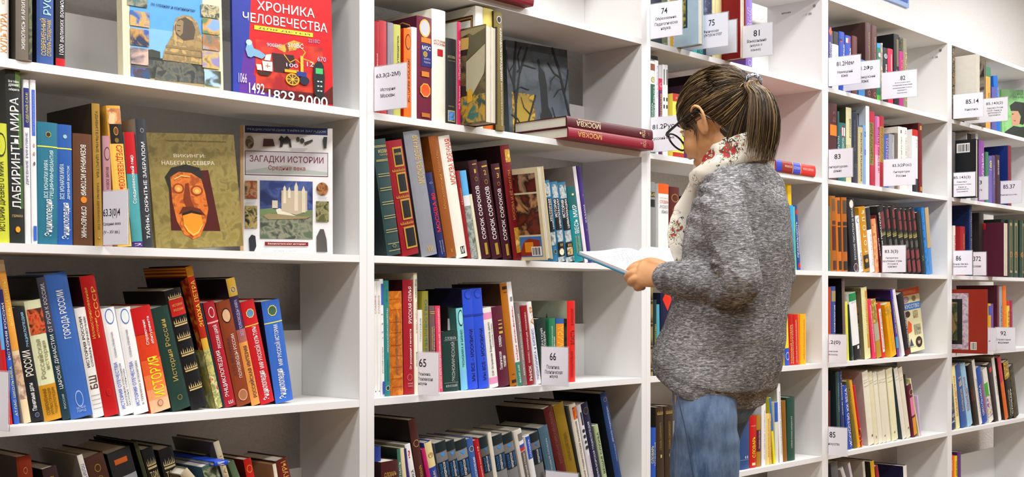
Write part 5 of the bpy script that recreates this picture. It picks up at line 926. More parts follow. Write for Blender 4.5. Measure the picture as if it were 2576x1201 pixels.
FRAMED = '''
R:.0:.06:.66:.94:b098a8
Q:.0:.06:.66:.94:b098a8,c8b8c0,9a8494:40
R:.0:.14:.54:.85:1c1c1c
Q:.0:.2:.44:.8:989058,303828,60683c:14
P:8a7040:.2,.5,.34,.64,.42,.4,.36,.3,.3,.44
P:1c1c18:.0,.48,.16,.5,.14,.44,.0,.42
R:.7:.06:.82:.18:e0d8d0
R:.72:.07:.73:.17:202020
R:.745:.07:.76:.17:202020
R:.77:.07:.78:.17:202020
R:.795:.07:.805:.17:202020
'''
PHOTOS = '''
R:0:0:1:1:d0c4a0
Q:.42:.74:.94:.94:5c1c18,2c1410,a08060:24
Q:.42:.28:.94:.72:6c2c18,281c18,c89060:20
R:.42:.04:.94:.26:3c6cb0
P:8a2c18:.5,.05,.6,.2,.7,.24,.9,.22,.92,.05
R:.62:.09:.78:.2:d88820
R:.74:.05:.93:.15:e8e4e0
R:.76:.06:.775:.14:202020
R:.79:.06:.8:.14:202020
R:.815:.06:.835:.14:202020
R:.85:.06:.86:.14:202020
R:.875:.06:.895:.14:202020
'''

def side_art(desc, ops):
    "print on the left board of a shelved book; u runs from the back of the shelf to the spine"
    root, w, L, d, y0 = BK[desc]; mb = MB(); art(mb, ops, lambda u, v, l: (-.0002 - l, d + (y0 - d) * u, v * L)); mb.build('cover_print', root)
side_art('white album with brown framed cover', '''
R:.1:.3:.96:.93:4a2c14
R:.14:.3:.92:.89:dcdad6
L:b89050:.006:.12,.91,.94,.91,.94,.3
''')
side_art('very tall thin spine, red fading to gold', '''
R:0:.93:1:1:b01c18
R:0:.94:1:.952:d8a828
R:0:.965:1:.977:d8a828
R:0:.985:1:.995:d8a828
R:.35:.82:.62:.88:3a2c20
P:a02410,c84818,e09030:.86,0,.9,.5,.82,.9,1,.93,1,0
Q:.7:0:1:.42:b8a850,889058,e8e0a0:30
''')
side_art('tall white spine with blue framed cover', '''
R:0:0:1:1:b8c4d4
R:.0:.9:.86:.915:2c4470
R:.845:0:.86:.9:2c4470
H:ДЕТИ:.3:.8:.74:.87:202838
H:Журнал ХХ века:.2:.94:.8:.96:404858
R:.2:.0:.8:.72:8ca0b8
''')
side_art('cream and gold tall spine', '''
R:0:0:1:1:6c6444
Q:.45:.82:.92:.94:3a3020,806c38,201c14:30
Q:.45:.6:.92:.78:4a3018,a07830,30241a:30
Q:.45:.4:.92:.56:30301c,b0a880,202018:30
Q:.45:.06:.92:.2:24304c,90a0b0,181820:30
''')
side_art('violet lovers volume with yellow letters', '''
R:.3:.88:.75:.885:7868a8
R:.35:.84:.75:.845:7868a8
R:.3:.8:.72:.805:7868a8
R:.38:.76:.75:.765:7868a8
R:.3:.72:.75:.725:7868a8
''')
side_art('bright red spine, right end of shelf', '''
R:0:0:1:1:5c5c44
Q:0:.78:1:1:98a08c,a8a890,88907c:9
P:30301c:0,.78,.1,.78,.16,.8,.18,.85,.2,.8,.3,.79,.5,.78,.52,.85,.54,.78,1,.78,1,.7,0,.7
Q:0:0:1:.76:3c4430,5c5c3c,283020:20
R:.5:.4:.9:.62:3c5090
''')
side_art('big maroon volume with eagle and gold bands', '''
E:.7:.86:.16:.07:1c1418
L:b08838:.006:.5,.93,.7,.96,.86,.92,.88,.86
''')
face_out(-0.6241, 0.0500, 1.5550, 0.2272, 0.2850, -8, 0, -3, 0.03, 'e8dcb8', 'picture book with stone sphinx under blue sky, upper shelf, leftmost bookcase', SPHINX)
face_out(-0.3491, 0.0550, 1.5550, 0.2511, 0.2980, -12, 0, -2, 0.012, '1c3a9c', 'red and blue children history book with galleon and telephone, upper shelf', CHRON)
face_out(-0.5318, 0.0750, 1.2000, 0.2153, 0.2568, -4, -4, -3, 0.012, '8a7a3c', 'ochre book with carved wooden mask on the cover, middle shelf, leftmost bookcase', VIKING)
face_out(-0.2659, 0.1500, 1.2000, 0.2197, 0.3079, -32, 0, -1, 0.015, 'e2e0e0', 'white history riddles book with castle painting, middle shelf, leftmost bookcase', RIDDLE)
face_out(0.6822, 0.1600, 1.5550, 0.2645, 0.3081, -3, -1.5, -2, 0.02, '3c4448', 'dark photo album of a statue among bare trees, upper shelf, second bookcase', STATUE)
face_out(3.1599, 0.1000, 0.8450, 0.1899, 0.2874, -4, -6, -3, 0.015, 'e2dcae', 'cream art book with orange banner and small portraits, lower shelf, fourth bookcase', ARTS)
face_out(4.4195, 0.1500, 1.9100, 0.2570, 0.2811, -38, 0, -3, 0.015, '70b060', 'green painting album with woman in dark fur hat, highest shelf, rightmost bookcase', PAINTING)
fore_out(0.3342, -0.0800, 1.5550, 0.0462, 0.2583, 0.2350, 0, '38301c', 'worn book with torn spine and street picture, jutting from upper shelf, second bookcase', TORN)
fore_out(1.3013, -0.0856, 1.9100, 0.0278, 0.2900, 0.2350, 0, '9cb4c8', 'pale blue book with mosaic picture jutting out, highest shelf, third bookcase', MOSAIC)
fore_out(1.5834, -0.0610, 1.9100, 0.0360, 0.2700, 0.2350, 0, '8a1014', 'dark red book jutting out beside card 75, highest shelf, third bookcase', '')
fore_out(3.5075, -0.0869, 1.9100, 0.0279, 0.2952, 0.2350, 0, 'dcd8cc', 'big cream album jutting out over card 85.14, highest shelf, rightmost bookcase', '')
fore_out(3.7768, -0.0114, 1.9100, 0.0173, 0.3151, 0.2264, 0, '6a5c50', 'grey photo album jutting out beside the cream one, rightmost bookcase', GREYART)
fore_out(3.5075, -0.0816, 1.5550, 0.0279, 0.2657, 0.2350, 0, '101418', 'black book with barcode jutting out, upper shelf, rightmost bookcase', BARCODE)
fore_out(3.8477, -0.0752, 1.2000, 0.0588, 0.2572, 0.2350, 0, '50182c', 'plum book jutting out with white pages, middle shelf, rightmost bookcase', '')
fore_out(3.4753, -0.1406, 0.8450, 0.0179, 0.2912, 0.2350, 0, '8a2410', 'red brown art book with framed painting, lower shelf, rightmost bookcase', FRAMED)
fore_out(0.5764, -0.0809, 1.2000, 0.0249, 0.2577, 0.2000, -8.99, 'c8bc98', 'cream book with three interior photos and barcode jutting out, middle shelf, second bookcase', PHOTOS)
card(0.0203, -0.0040, 1.5555, 0.1034, 0.1100, -82, 'white card with subject Moscow history before grey and yellow spines, second bookcase', [('63.3(2-2М)', 0.06, 0.72, 0.82, 0.84), ('История', 0.2, 0.42, 0.66, 0.51), ('Москвы', 0.2, 0.29, 0.64, 0.38)])
card(-0.6984, -0.0040, 1.2005, 0.0781, 0.1100, -82, 'white card for the Middle Ages over gold spine, middle shelf, leftmost bookcase', [('63.3(0)4', 0.0, 0.5, 0.7, 0.68), ('Средние века', 0.0, 0.36, 0.72, 0.43), ('(V – XV вв.)', 0.02, 0.2, 0.68, 0.28)])
card(-0.9380, -0.0100, 0.8455, 0.0691, 0.1100, -82, 'sliver of a blank card at the far left end, lower shelf, leftmost bookcase', [])
card(0.1693, -0.0020, 0.8455, 0.0646, 0.1100, -82, 'white economics card over short spines, lower shelf, second bookcase', [('65', 0.03, 0.66, 0.4, 0.85), ('Экономика.', 0.0, 0.46, 0.62, 0.54), ('Экономические', 0.0, 0.34, 0.74, 0.43), ('науки', 0.0, 0.22, 0.42, 0.3)])
card(0.6421, -0.0020, 0.8455, 0.0885, 0.1100, -82, 'white politics card beside the bright red spine, lower shelf, second bookcase', [('66', 0.32, 0.66, 0.56, 0.86), ('Политика.', 0.2, 0.44, 0.7, 0.54), ('Политическая', 0.14, 0.31, 0.8, 0.41), ('наука', 0.32, 0.19, 0.62, 0.28)])
card(1.1474, -0.0100, 1.9105, 0.1109, 0.1100, -82, 'white education card at left end, highest shelf, third bookcase', [('74', 0.35, 0.68, 0.54, 0.85), ('Образование.', 0.16, 0.5, 0.84, 0.6), ('Педагогическа', 0.14, 0.34, 0.86, 0.45), ('наука.', 0.34, 0.2, 0.66, 0.3)])
card(1.3836, -0.0500, 1.9105, 0.0855, 0.1100, -82, 'white sports card leaning in front of a blank one, highest shelf, third bookcase', [('75', 0.21, 0.66, 0.46, 0.84), ('Физическая', 0.0, 0.46, 0.62, 0.55), ('ультура и спорт', 0.0, 0.33, 0.76, 0.43)])
card(1.4944, -0.0400, 1.9105, 0.0587, 0.1100, -82, 'blank translucent card behind the sports card, highest shelf, third bookcase', [])
card(1.6085, -0.0700, 1.9105, 0.0930, 0.1100, -82, "white linguistics card after the purple spine, rightmost of the third bookcase's top cards", [('81', 0.28, 0.64, 0.52, 0.83), ('Языкознание', 0.02, 0.46, 0.78, 0.56), ('(наука о', 0.14, 0.31, 0.62, 0.41), ('языке)', 0.17, 0.17, 0.56, 0.27)])
card(1.1583, -0.0030, 1.5555, 0.1049, 0.1100, -82, 'white Russian language card touching the wine red lying volumes, third bookcase', [('81.2Рус', 0.06, 0.62, 0.8, 0.8), ('Русский язык', 0.02, 0.33, 0.8, 0.44)])
card(2.2970, -0.0030, 1.9105, 0.1243, 0.1100, -82, 'white German language card, leftmost on highest shelf, fourth bookcase', [('81.2Нем', 0.26, 0.68, 0.8, 0.84), ('Немецкий', 0.28, 0.4, 0.76, 0.52), ('язык', 0.4, 0.28, 0.62, 0.37)])
card(2.4471, -0.0600, 1.9105, 0.0751, 0.1100, -82, 'white French language card between two others, highest shelf, fourth bookcase', [('1.2Фр', 0.02, 0.66, 0.64, 0.84), ('анцузский', 0.0, 0.38, 0.76, 0.5), ('язык', 0.04, 0.24, 0.42, 0.34)])
card(2.7259, -0.0100, 1.9105, 0.1422, 0.1100, -82, 'white folklore card with five small lines, highest shelf, fourth bookcase', [('82', 0.54, 0.66, 0.68, 0.82), ('Фольклористика', 0.38, 0.55, 0.82, 0.6), ('(собирание и изучение', 0.32, 0.45, 0.88, 0.51), ('произведений устного', 0.32, 0.35, 0.87, 0.41), ('народного', 0.46, 0.26, 0.72, 0.31), ('творчества)', 0.44, 0.16, 0.73, 0.22)])
card(2.2859, -0.0100, 1.5555, 0.0930, 0.1100, -82, 'white literary studies card at left end, upper shelf, fourth bookcase', [('83', 0.24, 0.66, 0.5, 0.83), ('литературове-', 0.0, 0.33, 0.82, 0.42), ('дение', 0.2, 0.19, 0.54, 0.28)])
card(2.7436, -0.0100, 1.5555, 0.1288, 0.1100, -82, 'white Russian literature card over white spines, upper shelf, fourth bookcase', [('83.3(2Рос)', 0.28, 0.68, 0.88, 0.82), ('Литература', 0.3, 0.46, 0.82, 0.56), ('России', 0.4, 0.33, 0.7, 0.42)])
card(2.7330, -0.0100, 1.2005, 0.0945, 0.1100, -82, 'white foreign literature card against the black series, middle shelf, fourth bookcase', [('83.3(3)', 0.1, 0.7, 0.68, 0.85), ('Литература', 0.14, 0.5, 0.68, 0.58), ('зарубежных стран.', 0.0, 0.38, 0.86, 0.47), ('История и', 0.22, 0.28, 0.66, 0.36), ('критика', 0.24, 0.17, 0.62, 0.25)])
card(2.2863, -0.0100, 0.8455, 0.0691, 0.1100, -82, 'white world folklore card at left end, lower shelf, fourth bookcase', [('.2(0)', 0.02, 0.64, 0.66, 0.8), ('мировой', 0.0, 0.38, 0.5, 0.45), ('фольклор', 0.0, 0.26, 0.5, 0.34)])
card(2.2828, -0.0100, 0.4905, 0.0736, 0.1100, -82, 'white art card at left end, second lowest shelf, fourth bookcase', [('85', 0.06, 0.64, 0.38, 0.84), ('искусство', 0.0, 0.35, 0.6, 0.45)])
card(3.4466, -0.0030, 1.9105, 0.1288, 0.1100, -82, 'white painting card in front of the cream album, highest shelf, rightmost bookcase', [('85.14', 0.42, 0.58, 0.86, 0.76), ('Живопись.', 0.38, 0.3, 0.86, 0.4)])
card(3.6526, -0.0700, 1.9105, 0.0945, 0.1100, -82, 'white Russian painters card before orange and blue spines, highest shelf, rightmost bookcase', [('85.143(2)', 0.0, 0.7, 0.78, 0.84), ('Живопись России', 0.04, 0.56, 0.78, 0.63), ('СССР. Жизнь и', 0.04, 0.45, 0.72, 0.52), ('деятельность', 0.08, 0.34, 0.7, 0.41), ('художников', 0.1, 0.24, 0.66, 0.31)])
card(3.4497, -0.0030, 1.5555, 0.0945, 0.1100, -82, 'white foreign painters card in front of the black barcode book, rightmost bookcase', [('85.143(3)', 0.0, 0.72, 0.78, 0.86), ('Живопись', 0.14, 0.59, 0.62, 0.65), ('зарубежных стран.', 0.0, 0.48, 0.82, 0.54), ('Жизнь и', 0.2, 0.38, 0.58, 0.44), ('деятельность', 0.12, 0.28, 0.7, 0.34), ('художников', 0.14, 0.18, 0.66, 0.24)])
card(3.6973, -0.0200, 1.5555, 0.0393, 0.1100, -82, 'half hidden card behind the black barcode book, upper shelf, rightmost bookcase', [('3', 0.02, 0.68, 0.3, 0.84), ('я и', 0.04, 0.4, 0.3, 0.48)])
card(3.9808, -0.0100, 1.5555, 0.0945, 0.1100, -82, 'white cinema card beside blue album, upper shelf, rightmost bookcase', [('85.37', 0.12, 0.66, 0.7, 0.84), ('Киноискусство', 0.0, 0.34, 0.8, 0.43)])
card(3.4452, -0.0030, 1.2005, 0.0825, 0.1100, -82, 'white religion card at left end, middle shelf, rightmost bookcase', [('86', 0.14, 0.6, 0.42, 0.8), ('Религия. Мистика.', 0.0, 0.42, 0.8, 0.5), ('Свободомыслие', 0.0, 0.31, 0.72, 0.39)])
card(3.6521, -0.0100, 1.2005, 0.0572, 0.1100, -82, 'half hidden card between religion card and red gilt spine, rightmost bookcase', [('372', 0.0, 0.62, 0.6, 0.82), ('славие', 0.0, 0.36, 0.62, 0.44)])
card(3.7730, -0.0300, 0.8455, 0.0348, 0.1100, -82, 'blank strip of card beside red art book, lower shelf, rightmost bookcase', [('я', 0.1, 0.4, 0.3, 0.46)])
card(0.6585, -0.0040, 0.4905, 0.1079, 0.1100, -82, 'top edge of a white card before ochre and dark red spines, lowest visible shelf', [])
card(3.8895, -0.0200, 0.8455, 0.0900, 0.1100, -82, 'white reference books card in front of wine spine, lower shelf, rightmost bookcase', [('92', 0.26, 0.66, 0.54, 0.84), ('Справочные', 0.04, 0.42, 0.78, 0.52), ('издания', 0.14, 0.29, 0.68, 0.38)])
# ------------------------------------------------------------------ books lying on their side
def lying(X0, X1, P, Z, d, thick, col, cov, label, dec, ang=0):
    root = thing('book', (X0, P, Z + thick), label, 'book', 'books lying flat'); root.rotation_euler = (0, R(90), 0)
    if ang:
        root.rotation_euler = (Matrix.Rotation(R(ang), 4, 'Z') @ Matrix.Rotation(R(90), 4, 'Y')).to_euler()
    L = X1 - X0; book_body(root, thick, L, d, col, cov); mt, md = MB(), []; deco(mt, md, dec, thick, L)
    for n_, q_ in md:
        if q_.f: q_.build(n_, root)
    if mt.f: mt.build('title', root)
ZU = ZB + S
lying(.706, 1.1125, -.049, ZU + .0002, .262, .0305, '86142a', '701424', 'lower wine red city volume lying flat over the shelf edge, upper shelf, second bookcase',
      'T:МОСКВА:.10:.37:d0a860:.3:.78;T:ИЛЛЮСТРИРОВАННАЯ ИСТОРИЯ:.12:.37:c8a058:.12:.22;h:ТОМ:.86:.9:c89878;h:2:.83:.85:c89878:.4:.6;o:.94:.2:c07058:86142a:1')
lying(.703, 1.112, -.046, ZU + .0312, .262, .0315, '54141f', '461018', 'upper dark burgundy city volume lying flat over the shelf edge, upper shelf, second bookcase',
      'T:МОСКВА:.10:.37:e0d0a8:.3:.78;T:ИЛЛЮСТРИРОВАННАЯ ИСТОРИЯ:.12:.37:d8c8a0:.12:.22;h:ТОМ:.86:.9:d8b890;h:1:.83:.85:d8b890:.4:.6;o:.94:.2:c09878:54141f:1')
lying(1.905, 2.19, -.008, ZU + .0003, .19, .041, 'cc2a1c', '', 'red and blue dictionary lying flat beside the ponytail, upper shelf, third bookcase',
      'b:0:.14:2c3cb0;b:.14:.28:8c2418;b:.28:.40:8c2418;b:.405:.415:e0c080;b:.42:.60:3c48b8;b:.605:.615:e0c080;T:БОЛЬШОЙ СЛОВАРЬ:.65:.93:e8c0b0:.35:.6;T:КРЫЛАТЫХ СЛОВ:.43:.58:c0c0e8:.35:.6;T:РУССКИЙ ЯЗЫК:.2:.38:e8c0b0:.35:.6')
lying(.33, .575, -.034, ZB + 2 * S + .0003, .2, .04, '781422', '', 'dark red volume at the very top of the picture, highest shelf, second bookcase', 'b:.55:.9:a09030:0:.3')
lying(-.44, -.405, -.01, ZB - 2 * S + .235, .2, .010, '1c48b8', '', 'slim bright blue book lying slanted on top of others at lower left', 'h:М:.2:.7:e0e0f0')
lying(-1.09, -.865, -.06, ZB - 2 * S + .18, .2, .03, 'e8e4e4', '701c24', 'white book lying flat at the lower left corner', '')
# ------------------------------------------------------------------ the reading girl
RT = Vector((math.cos(YAW), -math.sin(YAW), 0)); FW = Vector((math.sin(YAW), math.cos(YAW), 0)); UP = Vector((0, 0, 1))
def cf(r, d, z): return Vector((CAM.x, CAM.y, 0)) + RT * r + FW * d + UP * z
def at(x, y, d): return cf((x - 1288) / 3027 * d, d, CAM.z + (753.05 - y) / 3027 * d)
AT = R(55); TL = RT * math.cos(AT) + FW * math.sin(AT); TF = FW * math.cos(AT) - RT * math.sin(AT)   # her right, her front
def tor(l, f, z): return cf(.53, 2.8, 0) + TL * l + TF * f + UP * z
class Blob:
    def __init__(s): s.v = []; s.f = []
    def rings(s, rs):
        n = len(rs[0]); b = len(s.v)
        for r in rs: s.v += [tuple(p) for p in r]
        for k in range(len(rs) - 1):
            for i in range(n):
                j = (i + 1) % n; s.f.append((b + k*n + i, b + k*n + j, b + (k+1)*n + j, b + (k+1)*n + i))
        s.f.append(tuple(b + i for i in range(n))[::-1]); s.f.append(tuple(b + (len(rs)-1)*n + i for i in range(n)))
    def limb(s, pts, rad, n=16, flat=None, caps=True):
        "tube through pts; rad = radius or (a, b) with a along flat direction"
        pts = [Vector(p) for p in pts]; m = len(pts); rs = []
        P = []; Q = []
        sub = 4                                             # catmull-rom resample
        for i in range(m - 1):
            p0 = pts[max(0, i-1)]; p1 = pts[i]; p2 = pts[i+1]; p3 = pts[min(m-1, i+2)]
            ra = rad[i] if isinstance(rad[i], tuple) else (rad[i], rad[i]); rb = rad[i+1] if isinstance(rad[i+1], tuple) else (rad[i+1], rad[i+1])
            for k in range(sub + (1 if i == m - 2 else 0)):
                t = k / sub
                P.append(.5 * ((2*p1) + (p2-p0)*t + (2*p0-5*p1+4*p2-p3)*t*t + (3*p1-p0-3*p2+p3)*t**3))
                e = t * t * (3 - 2 * t); Q.append((ra[0] + (rb[0]-ra[0])*e, ra[1] + (rb[1]-ra[1])*e))
        ref = Vector(flat) if flat is not None else None
        def ring(c, t, a, b):
            t = t.normalized(); x = (ref if ref is not None else (UP if abs(t.z) < .8 else FW)); x = x - t * x.dot(t)
            if x.length < 1e-4: x = t.orthogonal()
            x.normalize(); y = t.cross(x)
            return [c + x * (a * math.cos(PI2*i/n)) + y * (b * math.sin(PI2*i/n)) for i in range(n)]
        T_ = [(P[min(len(P)-1, i+1)] - P[max(0, i-1)]) for i in range(len(P))]
        if caps:
            for q, k in ((.98, .2), (.75, .66), (.4, .92)):
                a, b = Q[0]; rs.append(ring(P[0] - T_[0].normalized() * min(a, b) * q, T_[0], a * k, b * k))
        for c, t, (a, b) in zip(P, T_, Q): rs.append(ring(c, t, a, b))
        if caps:
            for q, k in ((.4, .92), (.75, .66), (.98, .2)):
                a, b = Q[-1]; rs.append(ring(P[-1] + T_[-1].normalized() * min(a, b) * q, T_[-1], a * k, b * k))
        s.rings(rs)
    def ball(s, c, ax, rad, n=20, m=12):
        "ellipsoid, ax = three unit axes"
        rs = []
        for k in range(m + 1):
            th = math.pi * (k + .08) / (m + .16); z = math.cos(th); q = math.sin(th)
            rs.append([Vector(c) + ax[0]*(rad[0]*q*math.cos(PI2*i/n)) + ax[1]*(rad[1]*q*math.sin(PI2*i/n)) + ax[2]*(rad[2]*z) for i in range(n)])
        s.rings(rs[::-1])
    def fuse(s, name, m, parent, voxel=.005, smooth=4, wr=None, raw=False):
        me = bpy.data.meshes.new(name); me.from_pydata(s.v, [], s.f); me.update()
        o = bpy.data.objects.new(name, me); C.objects.link(o)
        if not raw:
            r = o.modifiers.new('r', 'REMESH'); r.mode = 'VOXEL'; r.voxel_size = voxel
            if smooth:
                q = o.modifiers.new('s', 'SMOOTH'); q.iterations = smooth; q.factor = .5
            dg = bpy.context.evaluated_depsgraph_get(); dg.update(); me2 = bpy.data.meshes.new_from_object(o.evaluated_get(dg)); o.modifiers.clear(); o.data = me2; bpy.data.meshes.remove(me); me = me2; me.name = name
        if wr:
            co = [v.co.copy() for v in me.vertices]; no = [v.normal.copy() for v in me.vertices]
            for v, c, nn in zip(me.vertices, co, no): v.co = c + nn * wr(c)
        me.materials.clear(); me.materials.append(m); me.polygons.foreach_set('use_smooth', [True] * len(me.polygons)); me.update()
        o.parent = parent; o.matrix_parent_inverse = parent.matrix_world.inverted() if parent else Matrix(); return o
from mathutils import noise
feet = tor(0, .06, 0); feet.z = 0
girl = thing('person', feet, 'girl with brown ponytail and glasses, grey sweater, jeans and floral scarf, reading an open book', 'person')
bpy.context.view_layer.update()
# materials
def pm(name, col, rough=.5, **k):
    m, nt, p = newmat(name); p.inputs['Base Color'].default_value = (*col, 1); p.inputs['Roughness'].default_value = rough
    for a, b in k.items(): p.inputs[a.replace('_', ' ')].default_value = b
    return m, nt, p
SKIN, nt, p = pm('skin', (.62, .34, .20), .5, Subsurface_Weight=.12, Subsurface_Scale=.01)
p.inputs['Subsurface Radius'].default_value = (1, .4, .2)
tc = nt.nodes.new('ShaderNodeTexCoord'); nz = nt.nodes.new('ShaderNodeTexNoise'); nz.inputs['Scale'].default_value = 14; nz.inputs['Detail'].default_value = 5
cr = nt.nodes.new('ShaderNodeValToRGB'); cr.color_ramp.elements[0].position = .35; cr.color_ramp.elements[0].color = (.56, .27, .11, 1); cr.color_ramp.elements[1].position = .7; cr.color_ramp.elements[1].color = (.70, .37, .18, 1)
nt.links.new(tc.outputs['Object'], nz.inputs[0]); nt.links.new(nz.outputs[0], cr.inputs[0]); nt.links.new(cr.outputs[0], p.inputs['Base Color'])
# heather knit
KNIT, nt, p = pm('heather_knit', (.2, .2, .2), .95, Specular_IOR_Level=.1)
tc = nt.nodes.new('ShaderNodeTexCoord'); mp = nt.nodes.new('ShaderNodeMapping'); mp.inputs['Scale'].default_value = (85, 85, 420); mp.inputs['Rotation'].default_value = (0, .35, .2)
n1 = nt.nodes.new('ShaderNodeTexNoise'); n1.inputs['Scale'].default_value = 1; n1.inputs['Detail'].default_value = 5; n1.inputs['Roughness'].default_value = .7; n1.inputs['Distortion'].default_value = .8
n2 = nt.nodes.new('ShaderNodeTexNoise'); n2.inputs['Scale'].default_value = 9; n2.inputs['Detail'].default_value = 3
cr = nt.nodes.new('ShaderNodeValToRGB'); e = cr.color_ramp.elements
e[0].position = .33; e[0].color = (.048, .046, .048, 1); e[1].position = .68; e[1].color = (.60, .59, .60, 1); q = e.new(.5); q.color = (.175, .17, .172, 1)
nt.links.new(tc.outputs['Object'], mp.inputs[0]); nt.links.new(mp.outputs[0], n1.inputs[0]); nt.links.new(tc.outputs['Object'], n2.inputs[0])
ad = nt.nodes.new('ShaderNodeMath'); ad.operation = 'MULTIPLY_ADD'; ad.inputs[1].default_value = .18; nt.links.new(n2.outputs[0], ad.inputs[0])
sb = nt.nodes.new('ShaderNodeMath'); sb.operation = 'SUBTRACT'; sb.inputs[1].default_value = .09; nt.links.new(n1.outputs[0], sb.inputs[0]); nt.links.new(sb.outputs[0], ad.inputs[2])
nt.links.new(ad.outputs[0], cr.inputs[0]); nt.links.new(cr.outputs[0], p.inputs['Base Color'])
bp = nt.nodes.new('ShaderNodeBump'); bp.inputs['Strength'].default_value = .5; bp.inputs['Distance'].default_value = .002; nt.links.new(n1.outputs[0], bp.inputs['Height']); nt.links.new(bp.outputs[0], p.inputs['Normal'])
# denim
DENIM, nt, p = pm('denim', (.1, .18, .36), .85, Specular_IOR_Level=.15)
tc = nt.nodes.new('ShaderNodeTexCoord'); n1 = nt.nodes.new('ShaderNodeTexNoise'); n1.inputs['Scale'].default_value = 7; n1.inputs['Detail'].default_value = 8; n1.inputs['Roughness'].default_value = .75
mp = nt.nodes.new('ShaderNodeMapping'); mp.inputs['Scale'].default_value = (2, 2, .6); cr = nt.nodes.new('ShaderNodeValToRGB'); e = cr.color_ramp.elements
e[0].position = .36; e[0].color = (.04, .075, .145, 1); e[1].position = .68; e[1].color = (.19, .27, .41, 1)
nt.links.new(tc.outputs['Object'], mp.inputs[0]); nt.links.new(mp.outputs[0], n1.inputs[0]); nt.links.new(n1.outputs[0], cr.inputs[0]); nt.links.new(cr.outputs[0], p.inputs['Base Color'])
bp = nt.nodes.new('ShaderNodeBump'); bp.inputs['Strength'].default_value = .3; bp.inputs['Distance'].default_value = .004; nt.links.new(n1.outputs[0], bp.inputs['Height']); nt.links.new(bp.outputs[0], p.inputs['Normal'])
# floral scarf: cream cloth, red blooms with golden hearts, dark script
SCARF, nt, p = pm('floral_cloth', (.85, .8, .68), .6, Specular_IOR_Level=.4)
tc = nt.nodes.new('ShaderNodeTexCoord')
def node(t, **k):
    n = nt.nodes.new(t)
    for a, b in k.items(): setattr(n, a, b)
    return n
vo = node('ShaderNodeTexVoronoi'); vo.inputs['Scale'].default_value = 9.5; vo.inputs['Randomness'].default_value = .9
nz = node('ShaderNodeTexNoise'); nz.inputs['Scale'].default_value = 28; nz.inputs['Detail'].default_value = 1
dst = node('ShaderNodeMix', data_type='RGBA', blend_type='ADD'); dst.inputs['Factor'].default_value = .045
nt.links.new(tc.outputs['Object'], dst.inputs['A']); nt.links.new(nz.outputs['Color'], dst.inputs['B']); nt.links.new(dst.outputs['Result'], vo.inputs['Vector'])
cr = node('ShaderNodeValToRGB'); e = cr.color_ramp.elements; cr.color_ramp.interpolation = 'CONSTANT'
e[0].position = 0; e[0].color = (.75, .42, .05, 1); e[1].position = .33; e[1].color = (.84, .79, .68, 1)
for ps, c in ((.10, (.35, .015, .03, 1)), (.19, (.55, .03, .04, 1)), (.25, (.10, .10, .03, 1)), (.275, (.84, .79, .68, 1)), (.30, (.30, .28, .08, 1)), (.315, (.84, .79, .68, 1))):
    q = e.new(ps); q.color = c
nt.links.new(vo.outputs['Distance'], cr.inputs[0])
wv = node('ShaderNodeTexNoise'); wv.inputs['Scale'].default_value = 42; wv.inputs['Detail'].default_value = 1.5; wv.inputs['Distortion'].default_value = 1.2
w2 = node('ShaderNodeMath', operation='SUBTRACT'); w2.inputs[1].default_value = .5; w3 = node('ShaderNodeMath', operation='ABSOLUTE'); w4 = node('ShaderNodeMath', operation='LESS_THAN'); w4.inputs[1].default_value = .014
nt.links.new(tc.outputs['Object'], wv.inputs[0]); nt.links.new(wv.outputs[0], w2.inputs[0]); nt.links.new(w2.outputs[0], w3.inputs[0]); nt.links.new(w3.outputs[0], w4.inputs[0])
ms = node('ShaderNodeTexNoise'); ms.inputs['Scale'].default_value = 12; m2 = node('ShaderNodeMath', operation='GREATER_THAN'); m2.inputs[1].default_value = .46
nt.links.new(tc.outputs['Object'], ms.inputs[0]); nt.links.new(ms.outputs[0], m2.inputs[0]); mu = node('ShaderNodeMath', operation='MULTIPLY'); nt.links.new(m2.outputs[0], mu.inputs[0]); nt.links.new(w4.outputs[0], mu.inputs[1])
mx = node('ShaderNodeMix', data_type='RGBA'); mx.inputs['B'].default_value = (.04, .035, .04, 1)
nt.links.new(mu.outputs[0], mx.inputs['Factor']); nt.links.new(cr.outputs[0], mx.inputs['A']); nt.links.new(mx.outputs['Result'], p.inputs['Base Color'])
def hairmat(name, c, r=.38):
    m, nt, p = pm(name, c, r, Specular_IOR_Level=.5, Anisotropic=.6); return m
HAIR = [hairmat('hair_dark', (.028, .017, .010)), hairmat('hair_mid', (.070, .042, .021)), hairmat('hair_light', (.19, .115, .045)), hairmat('hair_sun', (.36, .23, .09))]
BLACKP = pm('black_plastic', (.008, .008, .01), .25)[0]; SHOE = pm('shoe_leather', (.03, .03, .035), .5)[0]; SOLE = pm('shoe_sole', (.6, .6, .58), .7)[0]
LENS = pm('lens_glass', (1, 1, 1), .02, Transmission_Weight=1.0, IOR=1.12, Alpha=.35)[0]
